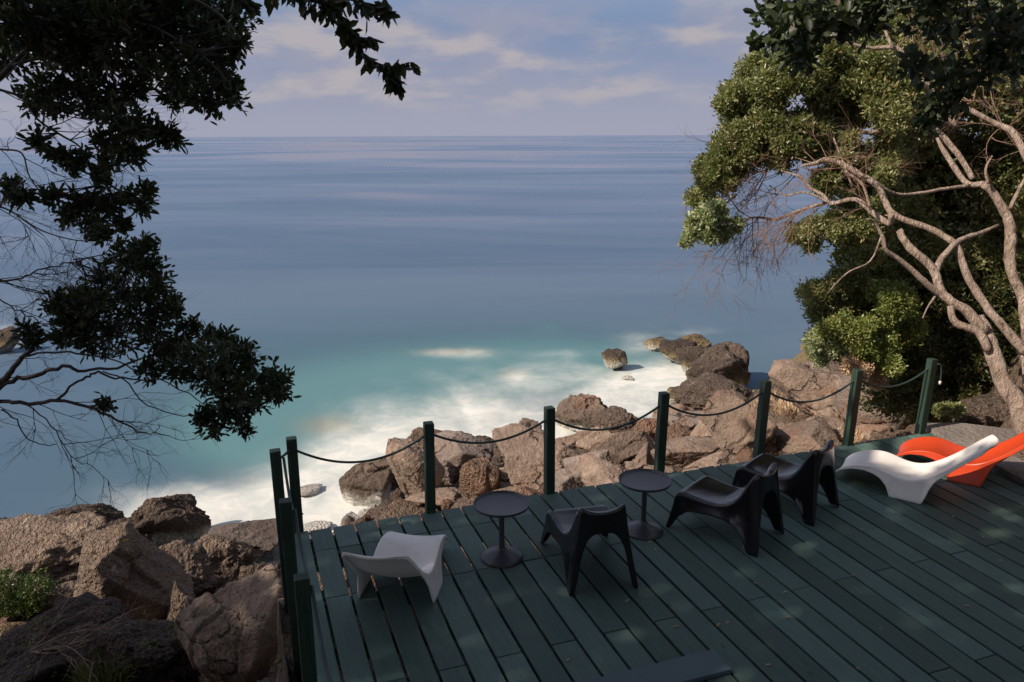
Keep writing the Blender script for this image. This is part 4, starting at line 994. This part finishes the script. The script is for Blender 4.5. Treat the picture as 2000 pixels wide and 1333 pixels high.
# ---- tree over the terrace: hanging leaves near the camera, and the crown that shades the deck
def overhead():
    r2 = np.random.RandomState(4)
    trunk0 = np.array([-5.2, 1.2, -1.6]); root = empty('overhanging_tree', tuple(trunk0))
    tag(root, 'dark tree overhead whose shaded leafy branches hang into the top of the view', 'tree')
    mb = MB(); mb.tube(catmull([trunk0, trunk0 + [.3, .1, 3], trunk0 + [.2, .6, 5.5], trunk0 + [.9, 1.6, 8]], 5), np.linspace(.34, .16, 16), 14); rel(mb, trunk0).build('trunk', M_BARK, root)
    for e_ in ([0, 9, 7.6], [-9, 6, 7.8], [1, 3, 7.6], [-3, 10, 7.5], [-1, -3, 8]):
        mb = MB(); a = trunk0 + [.5, 1, 6.6]; mb.tube(catmull([a, (a + e_) / 2 + [0, 0, .5], e_], 5), np.linspace(.15, .04, 11), 8); rel(mb, trunk0).build('branch', M_BARK, root)
    # crown: where the rays from the shaded part of the deck to the sun pass
    lf = MB(); n = 125000
    gx = r2.uniform(-9, 13.5, n); gy = r2.uniform(-7, 13, n); z = r2.uniform(6.6, 9.6, n); t = z / SUN[2]
    x = gx + SUN[0] * t; y = gy + SUN[1] * t                      # each leaf hangs where it throws its shadow on the terrace
    wob = .22 * gnoise(np.stack([gx * 1.1, gy * 1.1, z * 0], 1))
    keep = (gy < np.interp(gx, [-5.5, -3.7, -3.1, -2.0, -1.35, -1.2], [10.3, 10.0, 9.5, 8.8, 7.9, 6.72]) + wob * .7) & (gx < 13.5) & (gy > -7) & (gx > -9)
    keep &= ~((gx > 6.2 + wob) & (gy > 5.25 + wob - 1.1 * np.clip(gx - 6.7, 0, .8)))
    q = np.stack([x, y, z], 1)[keep]; d = r2.normal(size=q.shape); d[:, 2] *= .45
    # keep clear of the picture
    pr = q - CAM; zc = pr @ FW; py = np.where(zc > .3, CY - FPX * (pr @ UP) / np.maximum(zc, .3), -999); ok = (py < -60)
    leaf_cloud(lf, q[ok], d[ok], .30, .15, r2, True)
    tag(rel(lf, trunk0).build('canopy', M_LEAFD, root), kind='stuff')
    # branches that come into view, top corner
    tw = MB(); lf = MB()
    B = [([(-60, 200, 14), (0, 152, 11), (25, 127, 10), (53, 98, 9), (110, 60, 8), (180, 20, 7), (260, -20, 6)], 4.9), ([(-40, 165, 6), (0, 176, 5), (45, 193, 5), (74, 234, 4), (115, 262, 4), (156, 287, 3), (175, 320, 2)], 4.8),
         ([(25, 127, 6), (80, 115, 5), (150, 120, 5), (230, 130, 4), (300, 150, 3), (340, 190, 2)], 4.8), ([(180, 20, 6), (270, 40, 5), (350, 80, 4), (420, 130, 3), (455, 180, 2)], 4.7), ([(300, -30, 6), (380, 0, 5), (430, 30, 4), (470, 75, 3)], 4.6),
         ([(80, 115, 5), (140, 170, 4), (200, 220, 3), (270, 270, 2.5), (330, 265, 2)], 4.8), ([(156, 287, 3), (180, 340, 2.5), (210, 380, 2), (280, 395, 2)], 4.9),
         ([(0, 292, 4), (43, 300, 3), (60, 350, 2.5), (110, 400, 2), (200, 430, 2)], 5.0), ([(-20, 400, 4), (20, 412, 3), (80, 450, 2.5), (150, 470, 2), (220, 470, 1.5)], 5.1)]
    tips = []
    for L_, z in B:
        p, r_ = path(L_, z); mb = MB(); mb.tube(p, r_ * 1.1, 7); rel(mb, trunk0).build('branch', M_TWIGD, root); tips.append(p)
    allp = np.concatenate(tips)
    CL = [(20, 20, 70), (100, 10, 70), (190, 10, 75), (280, 15, 75), (370, 20, 70), (440, 40, 42), (60, 60, 60), (140, 70, 55), (230, 60, 60), (320, 70, 60), (400, 90, 55), (455, 85, 30), (20, 110, 45), (270, 110, 40), (350, 140, 50), (420, 140, 40), (400, 190, 42), (445, 165, 24), (450, 190, 24),
          (350, 190, 32), (200, 110, 40), (330, 30, 60), (150, 40, 60), (90, 170, 40), (70, 200, 30), (120, 200, 32), (170, 160, 34), (190, 205, 40), (225, 190, 36), (260, 175, 30), (235, 235, 36), (270, 245, 32), (310, 262, 32), (335, 270, 20), (245, 290, 28), (270, 300, 20), (215, 320, 26), (200, 280, 24),
          (75, 275, 20), (110, 300, 20), (135, 320, 24), (160, 310, 18), (200, 350, 14), (20, 365, 22), (45, 385, 20), (100, 385, 18), (150, 395, 26), (185, 400, 30), (175, 440, 26), (215, 400, 28), (250, 385, 24), (280, 400, 18), (240, 440, 16), (130, 420, 18), (205, 460, 14), (290, 370, 10), (100, 90, 40), (170, 100, 40)]
    for (x, y, r) in CL:
        r = r * (.68 if y > 240 else .82 if y > 110 else 1)
        z = 4.85 + r2.uniform(-.3, .35); R_ = r * z / FPX; nr = int(8 + 1150 * R_ ** 1.9)
        clump(lf, P(x, y, z), R_, int(nr * 1.75), .062, .021, r2, 7, tw, 1.0, False, .1, .15, allp[np.argmin(((allp - P(x, y, z)) ** 2).sum(1))])
    # hanging spray over the open sky
    spray = [([(570, -20, 5), (620, 5, 5), (655, 25, 4), (672, 55, 4), (700, 95, 3.5), (730, 120, 3), (765, 130, 2.5), (800, 122, 1.5)], 3.9), ([(600, -10, 4), (680, 0, 3), (740, 12, 2.5), (760, 25, 1.5)], 3.9), ([(672, 55, 3), (700, 72, 2.5), (730, 75, 1.5)], 3.9), ([(440, -20, 3), (475, 0, 2), (490, 8, 1)], 3.9), ([(765, 130, 2), (768, 150, 1.5), (775, 170, 1)], 3.9)]
    for L_, z in spray:
        p, r_ = path(L_, z); mb = MB(); mb.tube(p, r_, 6); rel(mb, trunk0).build('hanging_twig', M_TWIGD, root)
        n = len(p) * 5; i = r2.randint(0, len(p), n); d = -UP * r2.uniform(.1, 1.1, n)[:, None] + RT * r2.uniform(-.7, .8, n)[:, None] + r2.normal(size=(n, 3)) * .3
        leaf_cloud(lf, p[i], d, .078, .030, r2)
    for (x, y) in [(533, 2), (560, 5), (585, 12), (600, 18), (615, 25), (640, 8), (700, 20), (735, 30), (655, 30), (625, 10), (660, 15), (745, 12), (575, 0), (690, 5), (715, 15)]:
        q = np.repeat([P(x, y - 10, 3.9)], 4, 0) + r2.normal(size=(4, 3)) * .02; leaf_cloud(lf, q, -UP + r2.normal(size=(4, 3)) * .5, .08, .032, r2)
    twigs(tw, np.concatenate([tips[7], tips[8], tips[1], [P(0, 250, 4.9), P(0, 330, 5), P(0, 210, 4.9)]]), r2, 30, .45, RT * .7 - UP * .35, .4, .0032, 3)
    # top corner over the trees
    for (x, y, r) in [(1560, 15, 46), (1505, 25, 24), (1525, 60, 30), (1490, 82, 10), (1560, 70, 30), (1600, 45, 44), (1580, 108, 22), (1548, 95, 16), (1650, 20, 46), (1720, 0, 50), (1800, 5, 56), (1880, 0, 60), (1960, 10, 60), (1700, 45, 24), (1860, 60, 34), (1940, 70, 40), (2000, 60, 40),
                      (1850, 150, 30), (1880, 180, 24), (1840, 200, 20), (1815, 228, 16), (1790, 130, 20), (1690, 0, 46), (1990, 120, 24), (1640, 60, 20), (1930, 130, 20)]:
        z = 5.3 + r2.uniform(-.4, .4); R_ = r * z / FPX; clump(lf, P(x, y, z), R_, int(6 + 420 * R_ ** 1.8), .085, .045, r2, 7, tw, 1.0, False, 0, .2)
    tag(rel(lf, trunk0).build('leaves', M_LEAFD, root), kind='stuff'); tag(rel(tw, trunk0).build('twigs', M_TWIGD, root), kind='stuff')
overhead()

def side_tree():
    r2 = np.random.RandomState(8); base = P(-160, 980, 5.3); root = empty('leaning_shore_tree', tuple(base))
    tag(root, 'low shaded tree branch spreading over the water, leafy end above the foam', 'tree')
    Z = 5.3
    B = [[(-160, 960, 30), (-60, 830, 20), (0, 750, 14), (22, 724, 11), (47, 696, 9), (76, 672, 7), (120, 655, 5)], [(-30, 790, 12), (14, 746, 9), (54, 739, 9), (90, 724, 8), (137, 717, 7), (162, 724, 6), (230, 716, 5), (300, 690, 3)],
         [(-60, 800, 9), (0, 785, 8), (54, 789, 8), (112, 782, 7), (166, 793, 6), (202, 807, 5), (234, 822, 4), (270, 843, 3), (302, 847, 2), (310, 830, 1.5)], [(112, 782, 6), (133, 760, 5), (162, 742, 5), (187, 728, 5), (223, 739, 4), (290, 742, 3), (360, 740, 3), (430, 730, 2)],
         [(47, 696, 5), (90, 690, 4), (150, 690, 4), (210, 700, 3), (260, 720, 3), (330, 750, 2.5), (400, 790, 2), (440, 820, 1.5)], [(-20, 545, 4), (0, 548, 4), (43, 546, 4), (72, 526, 3), (126, 516, 3), (173, 505, 2.5), (230, 494, 2)],
         [(-20, 570, 3), (20, 600, 3), (60, 620, 2.5), (110, 640, 2), (150, 640, 2)], [(200, 730, 3), (240, 740, 3), (290, 790, 2.5), (360, 815, 2), (430, 800, 1.5)], [(230, 700, 3), (260, 640, 3), (290, 590, 2.5), (300, 540, 2)], [(76, 672, 4), (140, 640, 4), (200, 600, 3), (240, 560, 2), (270, 520, 2)],
         [(0, 800, 4), (30, 820, 3), (50, 855, 2.5), (85, 870, 2), (110, 868, 1.5)], [(54, 789, 3), (100, 830, 2.5), (130, 880, 2), (160, 905, 1.5), (175, 900, 1)]]
    tips = []
    for L_ in B:
        p, r_ = path(L_, Z); p += r2.normal(size=p.shape) * .006; mb = MB(); mb.tube(p, r_, 8 if L_[0][2] > 8 else 5); rel(mb, base).build('branch', M_TWIGD, root); tips.append(p)
    allp = np.concatenate(tips[:10]); lf = MB(); tw = MB()
    CL = [(110, 590, 24), (130, 610, 30), (150, 640, 32), (125, 650, 22), (58, 645, 16), (62, 665, 12), (180, 590, 34), (200, 620, 34), (210, 550, 36), (240, 510, 32), (265, 490, 24), (285, 480, 14), (290, 520, 28), (245, 570, 34), (295, 570, 30), (310, 545, 20), (270, 620, 34), (310, 620, 26), (335, 590, 18), (345, 605, 12),
          (230, 660, 32), (180, 670, 26), (300, 660, 28), (350, 660, 26), (330, 690, 28), (380, 680, 28), (375, 640, 14), (405, 655, 14), (440, 665, 18), (465, 680, 24), (420, 700, 30), (460, 720, 32), (400, 740, 30), (440, 760, 32), (480, 760, 28), (490, 700, 16), (520, 735, 24), (540, 745, 20), (548, 765, 14), (535, 765, 18),
          (470, 800, 26), (440, 800, 26), (410, 820, 18), (475, 835, 14), (425, 840, 10), (395, 810, 12), (500, 790, 16), (205, 790, 12), (285, 720, 22), (350, 720, 24), (160, 580, 16)]
    for (x, y, r) in CL:
        z = Z + r2.uniform(-.3, .3); c = P(x, y, z); R_ = r * z / FPX; nr = int(7 + 1050 * R_ ** 1.9)
        clump(lf, c, R_, int(nr * 1.6), .058, .019, r2, 8, tw, 1.0, False, .25, .15, allp[np.argmin(((allp - c) ** 2).sum(1))])
    twigs(tw, np.concatenate([tips[2], tips[6], tips[5], tips[11], tips[0][8:]]), r2, 44, .42, RT * .9 - UP * .25, .4, .0032, 3)
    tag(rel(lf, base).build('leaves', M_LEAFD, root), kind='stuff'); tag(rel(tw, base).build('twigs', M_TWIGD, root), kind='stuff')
side_tree()

# ---- low plants
def blades(mb, c, n, R_, Hh, rs, lean=.5, w=.006):
    for i in range(n):
        a = rs.uniform(0, 2 * PI); r = R_ * math.sqrt(rs.rand()); b = np.array([c[0] + r * math.cos(a), c[1] + r * math.sin(a), c[2]])
        d = np.array([math.cos(a) * lean * rs.rand(), math.sin(a) * lean * rs.rand(), 1.0]) + rs.normal(size=3) * .18; h = Hh * rs.uniform(.5, 1.15); d /= np.linalg.norm(d)
        s = np.cross(d, rs.normal(size=3)); s /= np.linalg.norm(s); m = b + d * h * .55; t = m + (d + np.array([d[0], d[1], -.35]) * .9) * h * .35
        mb.add([b - s * w, b + s * w, m + s * w * .8, m - s * w * .8, t], np.array([[0, 1, 2, 3]]), np.array([[3, 2, 4]]))
def ground_pt(px, py):       # first solid thing seen at that spot: a rock or the ground
    r = Vector(ray(px, py)); r.normalize(); o = Vector(CAM) + r * (11.0 if px > 1400 else 5.6)
    ok, loc, nrm, idx, ob, mx = SC.ray_cast(DG, o, r)
    return np.array(loc) if ok else CAM + ray(px, py) * terrain_hit(px, py)
def plants():
    global DG
    bpy.context.view_layer.update(); DG = bpy.context.evaluated_depsgraph_get()
    r2 = np.random.RandomState(14)
    for (px, py, R_, h, n, m, lb, w) in [
        (210, 1320, .28, .34, 420, M_GRASS, 'olive grass tuft with seed heads in the shaded foreground', .005),
        (1560, 800, .50, .26, 520, M_DRY, 'straw coloured dry grass between the brown slabs', .007), (1505, 790, .45, .26, 260, M_DRY, 'wispy dry grass standing up against the sea', .005),
        (1640, 845, .38, .18, 240, M_DRY, 'short dry grass at the foot of the rocks by the posts', .007), (1520, 770, .3, .34, 110, M_DRY, 'thin pale stalks against the sea between headland and huge boulder', .004)]:
        c = ground_pt(px, py + (6 if px > 1400 else 0)); c[2] -= .02
        mb = MB(); blades(mb, c, n, R_, h, r2, .6, w); o = mb.build('grass_tuft', m, smooth=False); tag(o, lb, 'grass', 'grass tufts among the rocks', 'stuff')
    base = ground_pt(50, 1185); root = empty('green_shrub', tuple(base)); tag(root, 'low green shrub at the edge of the shaded rocks', 'shrub')
    lf = MB(); tw = MB()
    for (x, y, r) in [(15, 1150, 34), (50, 1160, 34), (70, 1150, 28), (30, 1180, 30), (0, 1175, 30), (-20, 1150, 40), (60, 1180, 24)]:
        z = proj(base)[2] + r2.uniform(-.2, .1); clump(lf, P(x, y, z), r * z / FPX, 130, .055, .022, r2, 8, tw, .9)
    tag(rel(lf, base).build('foliage', leaf_mat('shrub_leaf', (.028, .050, .014), (.060, .095, .025), (.08, .12, .03), (.2, .2, .05)), root), kind='stuff'); tag(rel(tw, base).build('twigs', M_TWIG, root), kind='stuff')
    mb = MB(); tw = MB()
    for i in range(60):
        x, y = r2.uniform(0, 560), r2.uniform(1200, 1330); c = ground_pt(x, y) + [0, 0, .02]; clump(mb, c, .06, 5, .035, .018, r2, 5)
    tag(mb.build('ground_cover', M_SCRUB, smooth=False), 'sparse little weeds over the shaded rock', 'weeds', kind='stuff')
    st = [ground_pt(60, 1290) + [0, 0, .1]]
    twigs(tw, st, r2, 7, .75, RT + UP * .5, .3, .008, 2); tag(tw.build('dead_branch', M_TWIG), 'bare grey dead branch lying on the shaded rock', 'branch')
    for (x, y, zc) in [(102, 1100, 0), (230, 1050, 0), (242, 1060, 0)]:
        c = ground_pt(x, y) + [0, 0, .02]; mb = MB()
        for a in range(7): d = r2.normal(size=3); mb.add([c, c + d * .03 + [.012, 0, 0], c + d * .035 + [0, 0, .015]], np.array([[0, 1, 2]]))
        tag(mb.build('yellow_flower', M_YEL, smooth=False), {102: 'tiny yellow flower on the pebbly mass above the shrub', 230: 'yellow flower topmost on the pointed ridge', 242: 'yellow flower just under the topmost one on the ridge'}[x], 'flower', 'yellow flowers')
plants()
